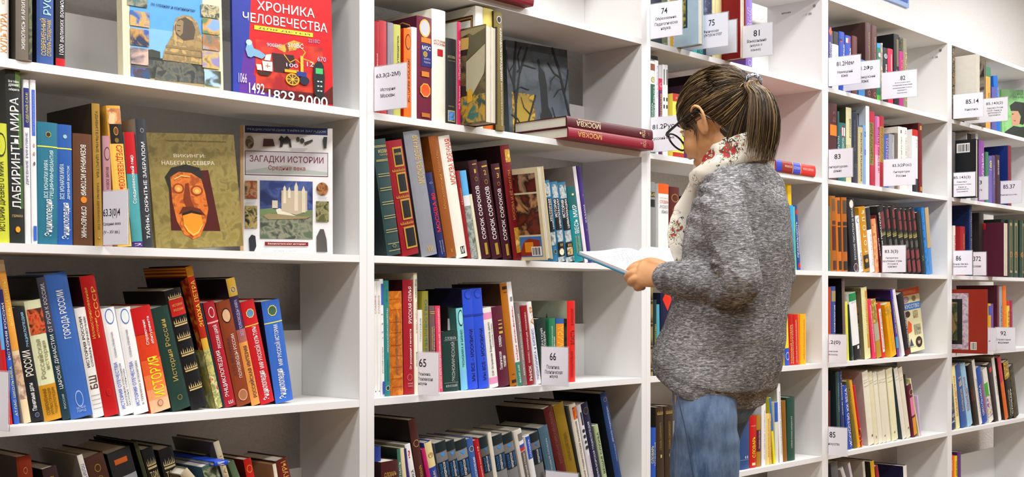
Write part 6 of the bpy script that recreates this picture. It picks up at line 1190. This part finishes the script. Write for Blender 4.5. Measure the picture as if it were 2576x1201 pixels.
# ---- head frame
AH, PH = R(42), R(26)
F0 = FW * math.cos(AH) - RT * math.sin(AH); hr = RT * math.cos(AH) + FW * math.sin(AH); hf = F0 * math.cos(PH) - UP * math.sin(PH); hu = UP * math.cos(PH) + F0 * math.sin(PH)
HC = at(1800, 296, 2.8)
def hd(r, f, u): return HC + hr * r + hf * f + hu * u
AX = (hr, hf, hu)
b = Blob()
b.ball(hd(0, -.012, .018), AX, (.073, .092, .084)); b.ball(hd(0, .03, -.03), AX, (.062, .06, .075)); b.ball(hd(0, .048, -.082), AX, (.04, .038, .03))
b.ball(hd(0, .082, -.098), AX, (.016, .014, .013)); b.ball(hd(-.036, .055, -.045), AX, (.026, .03, .03)); b.ball(hd(.036, .055, -.045), AX, (.026, .03, .03))
b.limb([hd(0, .080, .008), hd(0, .092, -.020), hd(0, .104, -.042)], [.007, .0075, .009]); b.ball(hd(-.009, .094, -.046), AX, (.007, .009, .006)); b.ball(hd(.009, .094, -.046), AX, (.007, .009, .006))
b.limb([hd(-.022, .083, -.071), hd(0, .094, -.069), hd(.022, .083, -.071)], [.004, .0062, .004]); b.limb([hd(-.018, .082, -.079), hd(0, .091, -.08), hd(.018, .082, -.079)], [.004, .0068, .004])
b.limb([hd(-.044, .062, .020), hd(-.02, .076, .022), hd(.02, .076, .022), hd(.044, .062, .020)], [.007, .009, .009, .007])
for s_ in (-1, 1):                          # ears: rim, bowl and lobe
    b.ball(hd(s_*.068, -.004, -.03), AX, (.008, .014, .024))
    b.limb([hd(s_*.068, .006, -.012), hd(s_*.079, .004, .006), hd(s_*.086, -.012, .012), hd(s_*.089, -.026, .0), hd(s_*.086, -.028, -.018), hd(s_*.078, -.018, -.038), hd(s_*.071, -.006, -.05), hd(s_*.068, .002, -.046)], [.0035, .0038, .004, .004, .004, .0045, .0062, .005], n=10)
    b.limb([hd(s_*.072, -.002, -.008), hd(s_*.08, -.016, -.006), hd(s_*.08, -.018, -.022), hd(s_*.072, -.008, -.034)], [.003] * 4, n=8)
b.limb([tor(0, -.02, 1.32), tor(0, -.012, 1.385), hd(0, .002, -.088), hd(0, .0, -.05)], [.055, .045, .041, .044])
# trunk, legs inside the clothes
def oval(z, a, bb, fc, lc=0, n=24): return [tor(lc + a * math.cos(PI2*i/n), fc + bb * math.sin(PI2*i/n), z) for i in range(n)]
b.rings([oval(.84, .10, .07, .05), oval(.88, .14, .085, .05), oval(1.0, .13, .08, .035), oval(1.12, .125, .075, .01), oval(1.26, .13, .07, 0), oval(1.33, .11, .05, -.005), oval(1.37, .07, .045, -.01), oval(1.385, .05, .04, -.01)])
KL, KR = tor(-.09, .055, .5), tor(.085, .135, .5)
b.limb([tor(-.085, .05, .88), tor(-.088, .05, .68), KL, tor(-.09, .02, .3), tor(-.09, .0, .09)], [.068, .058, .045, .042, .03])
b.limb([tor(.085, .06, .88), tor(.085, .13, .70), KR, tor(.085, .15, .3), tor(.085, .14, .09)], [.068, .058, .045, .042, .03])
for l, f in ((-.09, .0), (.085, .14)): b.limb([tor(l, f - .02, .045), tor(l, f + .06, .035), tor(l, f + .15, .028)], [(.03, .03), (.025, .034), (.016, .03)])
# arms
SL, EL = tor(-.145, -.03, 1.335), at(1848, 715, 2.64)
WL = at(1690, 694, 2.765)
SR, ER, WR = tor(.115, -.01, 1.345), tor(.19, .0, 1.12), tor(.12, .21, 1.13)
SP = [tor(-.112, -.022, 1.345), at(1820, 520, 2.672), at(1836, 600, 2.65), at(1856, 688, 2.635), at(1860, 712, 2.638), at(1820, 718, 2.66), at(1750, 709, 2.71)]
b.limb(SP + [WL], [.036, .038, .036, .034, .032, .031, .028, .0245])
b.limb([SR, SR.lerp(ER, .5), ER], [.036, .036, .032]); b.limb([ER, ER.lerp(WR, .5), WR], [.033, .03, .0245])
# left hand: palm from wrist to knuckle row, fingers curled under the book, thumb on the page
def hand(wr, kn, flat, fing, thumb, bl):
    bl.limb([wr, wr.lerp(kn, .45), kn], [(.024, .019), (.031, .0175), (.031, .013)], n=18, flat=flat)
    for pts, r in fing: bl.limb(pts, r, n=12)
    bl.limb(*thumb, n=12)
wr = at(1686, 692, 2.77); kn = at(1613, 690, 2.80)
mc = [at(1602, 673, 2.822), at(1596, 687, 2.81), at(1600, 702, 2.80), at(1612, 716, 2.80)]
pip = [at(1580, 684, 2.842), at(1577, 698, 2.83), at(1586, 712, 2.822), at(1602, 725, 2.822)]
tip = [at(1588, 697, 2.885), at(1590, 708, 2.88), at(1602, 718, 2.872), at(1618, 724, 2.865)]
fg = [([at(1640, 690, 2.79), m_, p_, t_], [.010, .0098, .0084, .0068]) for m_, p_, t_ in zip(mc, pip, tip)]
hand(wr, kn, (UP + FW * .25), fg, ([at(1672, 676, 2.78), at(1640, 664, 2.80), at(1608, 667, 2.835), at(1588, 674, 2.865)], [.017, .0155, .0112, .0085]), b)
# right hand, mostly hidden behind the book and the sweater
wr2 = WR; g0 = at(1716, 706, 3.02)
k2 = wr2.lerp(g0, .6)
fl2 = UP
fg2 = []
for i, t_ in enumerate((0, 1, 2, 3)):
    o_ = TL * (.018 * (t_ - 1.5)) * -1
    fg2.append(([k2 + o_ * .6 - UP * .004, g0 + o_ + UP * -.012, g0 + o_ + TF * .03 + TL * -.03 + UP * -.012], [.011, .010, .008]))
hand(wr2, k2, TL, fg2, ([wr2 + UP * .01, k2 + UP * .024 - TL * .02, g0 + UP * .028 - TL * .03], [.016, .013, .009]), b)
body = b.fuse('body', SKIN, girl, .0031, 2)
# eyes, lids and brows
for s_ in (-1, 1):
    lb = Blob(); lb.limb([hd(s_*.044, .068, .0), hd(s_*.036, .0785, .006), hd(s_*.026, .0795, .006), hd(s_*.019, .075, .0)], [.0018, .0032, .0032, .0018], n=8); lb.fuse('eyelid', SKIN, girl, raw=True)
    lb = Blob(); lb.limb([hd(s_*.05, .066, .024), hd(s_*.034, .083, .028), hd(s_*.016, .087, .025)], [.0012, .0022, .002], n=8); lb.fuse('eyebrow', HAIR[0], girl, raw=True)
    e_ = Blob(); e_.ball(hd(s_ * .031, .0685, -.002), AX, (.0115, .0115, .0105)); eo = e_.fuse('eye', pm('eye_white', (.8, .78, .75), .2)[0], girl, raw=True)
    e_ = Blob(); e_.ball(hd(s_ * .031, .0785, -.004), AX, (.0052, .0028, .0052), 12, 6); io = e_.fuse('iris', pm('eye_iris', (.06, .035, .02), .2)[0], girl, raw=True)
# ---- sweater
b = Blob(); NS = 40; rs = []
prof = [(1.408, .060, .052, -.012), (1.398, .082, .060, -.012), (1.385, .110, .068, -.012), (1.365, .134, .078, -.010), (1.33, .144, .092, -.006), (1.28, .146, .108, .000), (1.22, .146, .118, .004), (1.15, .146, .124, .010), (1.08, .150, .130, .024), (1.01, .158, .134, .038), (.96, .166, .137, .050), (.925, .172, .139, .056)]
def hemz(t): return .880 + .052 * math.sin(t) - .012 * math.cos(2 * t)
def bk_(t, z):
    s_ = min(1, max(0, (1.0 - z) / .12)); return 1 - .30 * s_ * s_ * max(0, -math.sin(t)) ** .5
for z, a, bb, fc in prof:
    rs.append([tor(a * math.copysign(abs(math.cos(t)) ** .9, math.cos(t)), fc + bb * bk_(t, z) * math.copysign(abs(math.sin(t)) ** .9, math.sin(t)), z + (hemz(t) - .885) * min(1, max(0, (1.08 - z) / .155))) for t in [PI2*i/NS for i in range(NS)]])
def hemz(t): return .880 + .052 * math.sin(t) - .012 * math.cos(2 * t)
for q, dz in ((1.0, .02), (.995, .008), (.975, 0), (.9, -.002)):
    rs.append([tor(.174 * q * math.cos(t), .060 + .140 * q * bk_(t, .86) * math.sin(t), hemz(t) + dz) for t in [PI2*i/NS for i in range(NS)]])
b.rings(rs[::-1])
CU = at(1684, 701, 2.765)
b.limb(SP + [CU], [.047, .053, .051, .049, .047, .044, .042, .040], n=22)
b.limb([tor(.115, -.01, 1.345), SR.lerp(ER, .45), ER, ER.lerp(WR, .5), WR - (WR - ER).normalized() * .02], [.05, .055, .05, .044, .04], n=22)
elb = at(1862, 715, 2.65)
T0 = tor(0, 0, 0)
def wrinkle(c):
    n_ = noise.noise(c * 9) * .004 + noise.noise(c * 22 + Vector((3, 1, 7))) * .0018
    d_ = (c - at(1805, 700, 2.66)).length                  # creases fan out at the bent elbow
    if d_ < .11:
        k = (1 - d_ / .11); ang = math.atan2((c - at(1815, 668, 2.65)).dot(UP), (c - at(1815, 668, 2.65)).dot(RT)); n_ += k * .0065 * math.sin(ang * 7 + noise.noise(c * 20) * 2)
    d_ = (c - at(1765, 470, 2.7)).length
    if d_ < .14: n_ += (1 - d_ / .14) * .0045 * math.sin(c.z * 150 + (c - CAM).dot(RT) * 120)
    l_ = (c - T0).dot(TL); f_ = (c - T0).dot(TF) - .056; hz = hemz(math.atan2(f_ / .139, l_ / .172)); n_ -= .0028 * (math.exp(-((c.z - hz - .026) / .0022) ** 2) + math.exp(-((c.z - hz - .034) / .0022) ** 2)); n_ *= 1 if c.z - hz > .03 else .5
    return n_ + .0012 * math.sin(c.z * 40 + noise.noise(c * 6) * 6)
sw = b.fuse('sweater', KNIT, girl, .0042, 3, wrinkle)
m_, nt, p_ = pm('seam_dark', (.03, .03, .033), .95); SEAM = m_  # dark yarn colour for the sweater seam, not assigned to any mesh
hs = None; hm = [tor(.1735 * math.copysign(abs(math.cos(t)) ** .9, math.cos(t)), .059 + .1395 * math.copysign(abs(math.sin(t)) ** .9, math.sin(t)), hemz(t) + .024) for t in [PI2*i/48 for i in range(49)]]

# ---- jeans
b = Blob()
b.rings([oval(.80, .10, .07, .07), oval(.84, .135, .09, .06), oval(.90, .142, .10, .055), oval(.98, .13, .09, .04), oval(1.0, .12, .08, .04)])
b.limb([tor(-.075, .045, .92), at(1775, 1035, 2.735), at(1777, 1120, 2.735), at(1778, 1201, 2.735), tor(-.09, .06, .5), tor(-.09, .02, .3), tor(-.09, .0, .10)], [.066, .0715, .073, .0735, .060, .052, .045], n=26)
b.limb([tor(.088, .07, .9), tor(.085, .125, .76), tor(.085, .145, .66), tor(.085, .15, .5), tor(.085, .155, .3), tor(.085, .14, .10)], [.083, .080, .074, .060, .052, .045], n=26)
def crease(c): return noise.noise(c * 10) * .004 + noise.noise(Vector((c.x * 8, c.y * 8, c.z * 30))) * .003
jn = b.fuse('jeans', DENIM, girl, .0065, 4, crease)
sm = Blob(); sm.limb([at(1704, 992, 2.69), at(1712, 1030, 2.68), at(1724, 1080, 2.672), at(1734, 1140, 2.668), at(1745, 1205, 2.668)], [.0016] * 5, n=6); sm.fuse('side_seam', pm('denim_seam', (.035, .06, .13), .9)[0], girl, raw=True)
for l, f in ((-.09, .0), (.085, .14)):
    b = Blob(); b.limb([tor(l, f - .03, .055), tor(l, f + .05, .05), tor(l, f + .12, .04), tor(l, f + .17, .035)], [(.05, .042), (.042, .043), (.032, .044), (.024, .036)], n=20, flat=UP); sh = b.fuse('shoe', SHOE, girl, .006, 3)
    b = Blob(); b.rings([[tor(l + .044 * math.cos(t) * (1 + .1 * math.sin(t)), f + .06 + .145 * math.sin(t), z) for t in [PI2*i/24 for i in range(24)]] for z in (0.001, .018)]); b.fuse('sole', SOLE, sh, raw=True)
# ---- scarf
b = Blob(); nk = at(1846, 392, 2.8)
def loop(c, a, bb, tilt, rr, hh, n=40, ph=0, z0=0):
    rs = []
    for i in range(n):
        t = PI2 * i / n; d_ = TL * (a * math.cos(t)) + TF * (bb * math.sin(t)); cc = c + d_ + UP * (z0 + tilt * math.sin(t + ph)); out = d_.normalized(); k = 1 + .05 * math.sin(3 * t + ph)
        rs.append([cc + out * (rr * k * math.cos(PI2*j/12)) + UP * (hh * k * math.sin(PI2*j/12)) for j in range(12)])
    v0 = len(b.v)
    for r in rs: b.v += [tuple(p) for p in r]
    for i in range(n):
        for j in range(12):
            i2 = (i + 1) % n; j2 = (j + 1) % 12; b.f.append((v0+i*12+j, v0+i2*12+j, v0+i2*12+j2, v0+i*12+j2))
loop(nk + TF * -.01, .066, .074, -.022, .016, .030, ph=.3)
loop(nk + TF * .006, .076, .086, -.030, .015, .022, ph=-.3, z0=-.022)
b.limb([at(1775, 405, 2.83), at(1762, 440, 2.85), at(1744, 480, 2.875), at(1722, 530, 2.885), at(1708, 575, 2.88), at(1704, 615, 2.875), at(1710, 655, 2.87)], [(.02, .028), (.016, .022), (.012, .018), (.012, .026), (.012, .027), (.01, .022), (.006, .014)], n=20, flat=FW)
b.limb([at(1790, 420, 2.87), at(1770, 470, 2.92), at(1750, 540, 2.94), at(1742, 600, 2.93)], [(.018, .024), (.014, .03), (.012, .034), (.008, .03)], n=20, flat=FW)
def fold(c): return .0008 * math.sin(c.z * 150 + c.dot(RT) * 90 + noise.noise(c * 14) * 5) + noise.noise(c * 20) * .0018
scf = b.fuse('scarf', SCARF, girl, .0045, 3, fold)
# ---- hair
random.seed(11)
HA, HB, HU = .0795, .0985, .0905; HO = (0, -.013, .020)
tie = (0, -.118, .012)
def hl(f):                                   # hairline height for a front coordinate
    ks = [(-.12, -.09), (-.085, -.09), (-.05, -.085), (-.034, -.05), (-.026, -.01), (.0, .012), (.03, .0), (.05, -.012), (.07, .02), (.085, .055), (.1, .06)]
    if f <= ks[0][0]: return ks[0][1]
    for (a, c), (a2, c2) in zip(ks, ks[1:]):
        if f <= a2: return c + (c2 - c) * (f - a) / (a2 - a)
    return ks[-1][1]
mb = MB(); NU, NV = 64, 40; gv = {}
for i in range(NU):
    for j in range(NV + 1):
        th = math.pi * j / NV; ph = PI2 * i / NU
        gv[i, j] = (HO[0] + HA * math.sin(th) * math.cos(ph), HO[1] + HB * math.sin(th) * math.sin(ph), HO[2] + HU * math.cos(th))
vs = []; ix = {}
fs = []
for i in range(NU):
    for j in range(NV):
        q = [gv[i, j], gv[(i+1) % NU, j], gv[(i+1) % NU, j+1], gv[i, j+1]]
        cx = sum(p[1] for p in q) / 4; cz = sum(p[2] for p in q) / 4
        if cz > hl(cx): mb.face([hd(*p) for p in q], HAIR[0])
def strand(pts, w, m, mb=mb, w1=.25):
    n = len(pts)
    vs = []; 
    for i, p in enumerate(pts):
        t = (pts[min(n-1, i+1)] - pts[max(0, i-1)]).normalized(); x = t.cross(hf if abs(t.dot(hf)) < .9 else hu).normalized(); y = t.cross(x)
        ww = w * (1 - (1 - w1) * (i / (n - 1)) ** 2)
        for k in range(3): vs.append(p + x * (ww * math.cos(PI2*k/3)) + y * (ww * math.sin(PI2*k/3)))
    fs = []
    for i in range(n - 1):
        for k in range(3):
            k2 = (k + 1) % 3; fs.append((i*3+k, i*3+k2, i*3+3+k2, i*3+3+k))
    mb.mesh(vs, fs, m)
def pick(c=(.30, .36, .24, .10)):
    r = random.random(); s_ = 0
    for m, q in zip(HAIR, c):
        s_ += q
        if r < s_: return m
    return HAIR[1]
td = Vector(((tie[0]-HO[0])/HA, (tie[1]-HO[1])/HB, (tie[2]-HO[2])/HU)).normalized()
cnt = 0
while cnt < 1500:
    th = math.acos(random.uniform(-1, 1)); ph = random.uniform(0, PI2)
    d0 = Vector((math.sin(th)*math.cos(ph), math.sin(th)*math.sin(ph), math.cos(th)))
    p = (HO[0]+HA*d0.x, HO[1]+HB*d0.y, HO[2]+HU*d0.z)
    if p[2] < hl(p[1]) or (p[1] > .0 and random.random() < .15) : continue
    if d0.angle(td) < .15: continue
    if not (p[2] - hl(p[1]) < .02 or random.random() < .35): continue
    cnt += 1
    lift = random.uniform(.0005, .0045); pts = []; wv = random.uniform(0, 6); N = 11; bias = random.uniform(-.05, .05)
    for i in range(N):
        t = i / (N - 1); d = d0.slerp(td, t) if d0.angle(td) < 3.0 else d0.lerp(td, t).normalized()
        up = math.sin(t * math.pi); e = lift * (.35 + up) + .0012 * math.sin(wv + t * 7)
        d = (d + Vector((bias * up * .5, 0, .10 * up * (1 if d0.z > -.2 else 0)))).normalized()
        q = Vector((HO[0] + (HA + e) * d.x, HO[1] + (HB + e) * d.y, HO[2] + (HU + e) * d.z)); 
        pts.append(hd(*q))
    strand(pts, random.uniform(.0007, .0014), pick())
ab = Blob(); BN = at(1848, 366, 2.775); ab.ball(at(1846, 342, 2.775), (hr, F0, UP), (.046, .046, .048)); ab.ball(at(1850, 318, 2.76), (hr, F0, UP), (.045, .040, .05)); mb.mesh(ab.v, ab.f, HAIR[0])
for k in range(520):
    x0 = random.uniform(-.05, .05); q = 1 - (x0 / .052) ** 2; a0 = BN + hr * x0 - F0 * (.037 * math.sqrt(max(0, q)) * random.uniform(.8, 1.0)) - UP * random.uniform(-.004, .012); e = random.uniform(.001, .005); pts = []; t1 = hd(tie[0] + x0 * .08, tie[1] - .002, tie[2])
    for i in range(9):
        t = i / 8; p_ = a0.lerp(t1, t); bul = math.sin(t * math.pi); pts.append(p_ + hr * (x0 * .3 * bul) - F0 * (bul * (.012 + e) * (.4 + .6 * q)))
    strand(pts, random.uniform(.0007, .0013), pick((.42, .36, .18, .04)))
# loose wisps at temple and nape
for k in range(70):
    s_ = -1 if random.random() < .7 else 1; f = random.uniform(.02, .07); u = hl(f) + .006
    a0 = Vector((s_ * HA * math.sqrt(max(0, 1 - ((f - HO[1])/HB)**2 - ((u - HO[2])/HU)**2)), f, u)); l = random.uniform(.03, .065); pts = []
    for i in range(7):
        t = i / 6; pts.append(hd(a0.x + s_ * .003 - s_ * .010 * t, a0.y - .012 * t * (1 - t) * 4 * random.uniform(.8, 1.2), a0.z - l * t))
    strand(pts, .0006, pick((.2, .4, .3, .1)))
for k in range(80):
    ph = random.uniform(-2.6, -.9); f = -.03 - random.random() * .05; u = hl(f) + .004; x = random.choice((-1, 1)) * HA * math.sqrt(max(.05, 1 - ((f - HO[1])/HB)**2 - ((u - HO[2])/HU)**2)); pts = []
    for i in range(6):
        t = i / 5; pts.append(hd(x * (1 - .05 * t), f - .004 * t, u - random.uniform(.018, .022) * t))
    strand(pts, .0005, pick((.2, .4, .3, .1)))
hair = mb.build('hair', None, True); hair.parent = girl; hair.matrix_parent_inverse = girl.matrix_world.inverted()
# ponytail
TP = hd(0, -.128, .016); mp_ = MB(); back = (-F0)
path = [TP, at(1893, 216, 2.695), at(1914, 238, 2.68), at(1922, 290, 2.672), at(1918, 350, 2.672), at(1908, 408, 2.675)]
wid = [.010, .017, .026, .036, .038, .036]; dep = [.010, .016, .022, .026, .026, .022]
def crv(P, t):
    n = len(P) - 1; k = min(n - 1, int(t * n)); u = t * n - k; p0 = P[max(0, k-1)]; p1 = P[k]; p2 = P[k+1]; p3 = P[min(n, k+2)]
    if not isinstance(p1, Vector): return p1 + (p2 - p1) * u
    return .5 * ((2*p1) + (p2-p0)*u + (2*p0-5*p1+4*p2-p3)*u*u + (3*p1-p0-3*p2+p3)*u**3)
for k in range(950):
    a = random.uniform(0, PI2); q = math.sqrt(random.random()); end = random.uniform(.72, 1.0) + .06 * math.cos(a); ph = random.uniform(0, 6); N = 13; pts = []
    for i in range(N):
        t = i / (N - 1) * min(1.08, end); tt = min(1, t); c = crv(path, tt); w_ = crv(wid, tt); dd = crv(dep, tt)
        if t > 1: c = c - UP * (t - 1) * .22
        c = c + RT * (w_ * q * math.cos(a) + .002 * math.sin(ph + t * 5)) + FW * (dd * q * math.sin(a))
        pts.append(c)
    strand(pts, random.uniform(.0007, .0015), pick((.26, .36, .26, .12)), mp_, .15)
pt_ = mp_.build('ponytail', None, True); pt_.parent = girl; pt_.matrix_parent_inverse = girl.matrix_world.inverted()
# hair tie
b = Blob(); v0 = 0; n = 28; tdir = (path[1] - path[0]).normalized(); x_ = tdir.orthogonal().normalized(); y_ = tdir.cross(x_)
for off, rr in ((-.004, .0165), (.003, .0165)):
    v0 = len(b.v)
    for i in range(n):
        t = PI2*i/n; o_ = x_ * math.cos(t) + y_ * math.sin(t); c = TP + tdir * (off + .006) + o_ * rr
        for j in range(8): b.v.append(tuple(c + o_ * (.0042 * math.cos(PI2*j/8)) + tdir * (.0042 * math.sin(PI2*j/8))))
    for i in range(n):
        for j in range(8):
            i2 = (i+1) % n; j2 = (j+1) % 8; b.f.append((v0+i*8+j, v0+i2*8+j, v0+i2*8+j2, v0+i*8+j2))
b.fuse('hair_tie', multimat('101014,c8ccd8,202028', 120, .3), girl, raw=True)
# glasses
gl = Blob()
def rim(s_): return [hd(s_ * (.034 + .0285 * math.cos(t)) , .106 - abs(.034 + .0285 * math.cos(t)) * .12, -.008 + .021 * math.sin(t) + .004 * math.cos(t)) for t in [PI2*i/24 for i in range(25)]]
for s_ in (-1, 1):
    gl.limb(rim(s_), [.0024] * 25, n=8, caps=False)
    gl.limb([hd(s_*.061, .099, .002), hd(s_*.072, .092, .006), hd(s_*.078, .05, .006), hd(s_*.082, .0, .004), hd(s_*.080, -.015, -.004), hd(s_*.074, -.034, -.034)], [.003, .0034, .003, .0026, .0022, .0018], n=8)
gl.limb([hd(-.008, .106, -.002), hd(0, .109, .0), hd(.008, .106, -.002)], [.0022] * 3, n=8)
go = gl.fuse('glasses', BLACKP, girl, raw=True)
for s_ in (-1, 1):
    mb = MB(); mb.face(rim(s_)[:-1], LENS); lo = mb.build('lens', None); lo.parent = go; lo.matrix_parent_inverse = go.matrix_parent_inverse.copy()
# ---- the open book in her hands
A = at(1457, 640, 3.0); near = RT * .108 - FW * .18 - UP * .055
G = A + RT * .150 + FW * .06 + UP * .006; RR = G + RT * .115 + FW * .115 + UP * .012
bk = thing('open_book', (A + G + near) / 3, 'open book with pale printed pages and teal cover, held by the girl', 'book'); bpy.context.view_layer.update()
nrm = (G - A).cross(near).normalized()
if nrm.z < 0: nrm = -nrm
BOOKC = mat('2a7898')
def halfbook(P0, P1, thick, name, side):
    nn = (P1 - P0).cross(near).normalized(); nn = nn if nn.z > 0 else -nn; N = 12; top = []
    for i in range(N + 1):
        t = i / N; h = thick * (.45 + .55 * min(1, t * 5)) if side < 0 else thick
        e = (1 - t) if side < 0 else t            # distance from the gutter 0..1 measured outwards
        g = 1 - t if side < 0 else t
        bul = thick * .9 * math.exp(-((g - .26) / .26) ** 2) * (1 if g > .02 else .2) + thick * (1 if g > .06 else g / .06) * .9
        top.append(P0.lerp(P1, t) + nn * bul)
    mb = MB()
    for i in range(N):
        a, c = top[i], top[i+1]; a0, c0 = P0.lerp(P1, i/N), P0.lerp(P1, (i+1)/N)
        mb.face([a, c, c + near, a + near], PAGEW); mb.face([a0, c0, c, a], PAGE2); mb.face([a0 + near, a + near, c + near, c0 + near], PAGE2)
    mb.face([top[0], top[0] + near, P0 + near, P0], PAGE2); mb.face([top[-1], P1, P1 + near, top[-1] + near], PAGE2)
    o = mb.build(name, None, False); o.parent = bk; o.matrix_parent_inverse = bk.matrix_world.inverted()
    mb = MB(); ov = (P1 - P0).normalized() * .004; nv = near.normalized() * .004; a, c = (P0 - ov, P1) if side < 0 else (P0, P1 + ov)
    q = [a - nv, c - nv, c + near + nv, a + near + nv]; mb.face([x - nn * .0004 for x in q], BOOKC); mb.face([x - nn * .0034 for x in q][::-1], BOOKC)
    for i in range(4):
        j = (i + 1) % 4; mb.face([q[i] - nn * .0034, q[j] - nn * .0034, q[j] - nn * .0004, q[i] - nn * .0004], BOOKC)
    o = mb.build('cover', None); o.parent = bk; o.matrix_parent_inverse = bk.matrix_world.inverted()
    # faint print
    mb = MB(); ink = mat('8088ac', .8); ln = near.length
    def f(u, v):
        t = min(1, max(0, u)); k = t * N; i = min(N - 1, int(k)); return top[i].lerp(top[i+1], k - i) + near * (1 - v) + nn * .0004
    random.seed(5 + side)
    if side < 0:
        text_into(mb, 'Глава первая', ink, f, .42, .86, .78, .895, 0, False)
        for r_ in range(15):
            v = .78 - r_ * .048; u0 = .2 if r_ else .26
            while u0 < .86:
                u1 = min(.88, u0 + random.uniform(.02, .07)); mb.face([f(u0, v), f(u1, v), f(u1, v + .007), f(u0, v + .007)], ink); u0 = u1 + .012
    else:
        for r_ in range(3):
            v = .9 - r_ * .05; mb.face([f(.7, v), f(.86, v - .03), f(.88, v - .02), f(.72, v + .012)], mat('b8bcc8', .8))
    o = mb.build('page_print', None); o.parent = bk; o.matrix_parent_inverse = bk.matrix_world.inverted()
PAGEW = board('white_page', 'e6e8ee', 0, 100, .6); PAGE2 = board('page_edge', 'e4dcd8', 0, 400, .7)
halfbook(A, G, .0075, 'left_pages', -1); halfbook(G, RR, .0075, 'right_pages', 1)
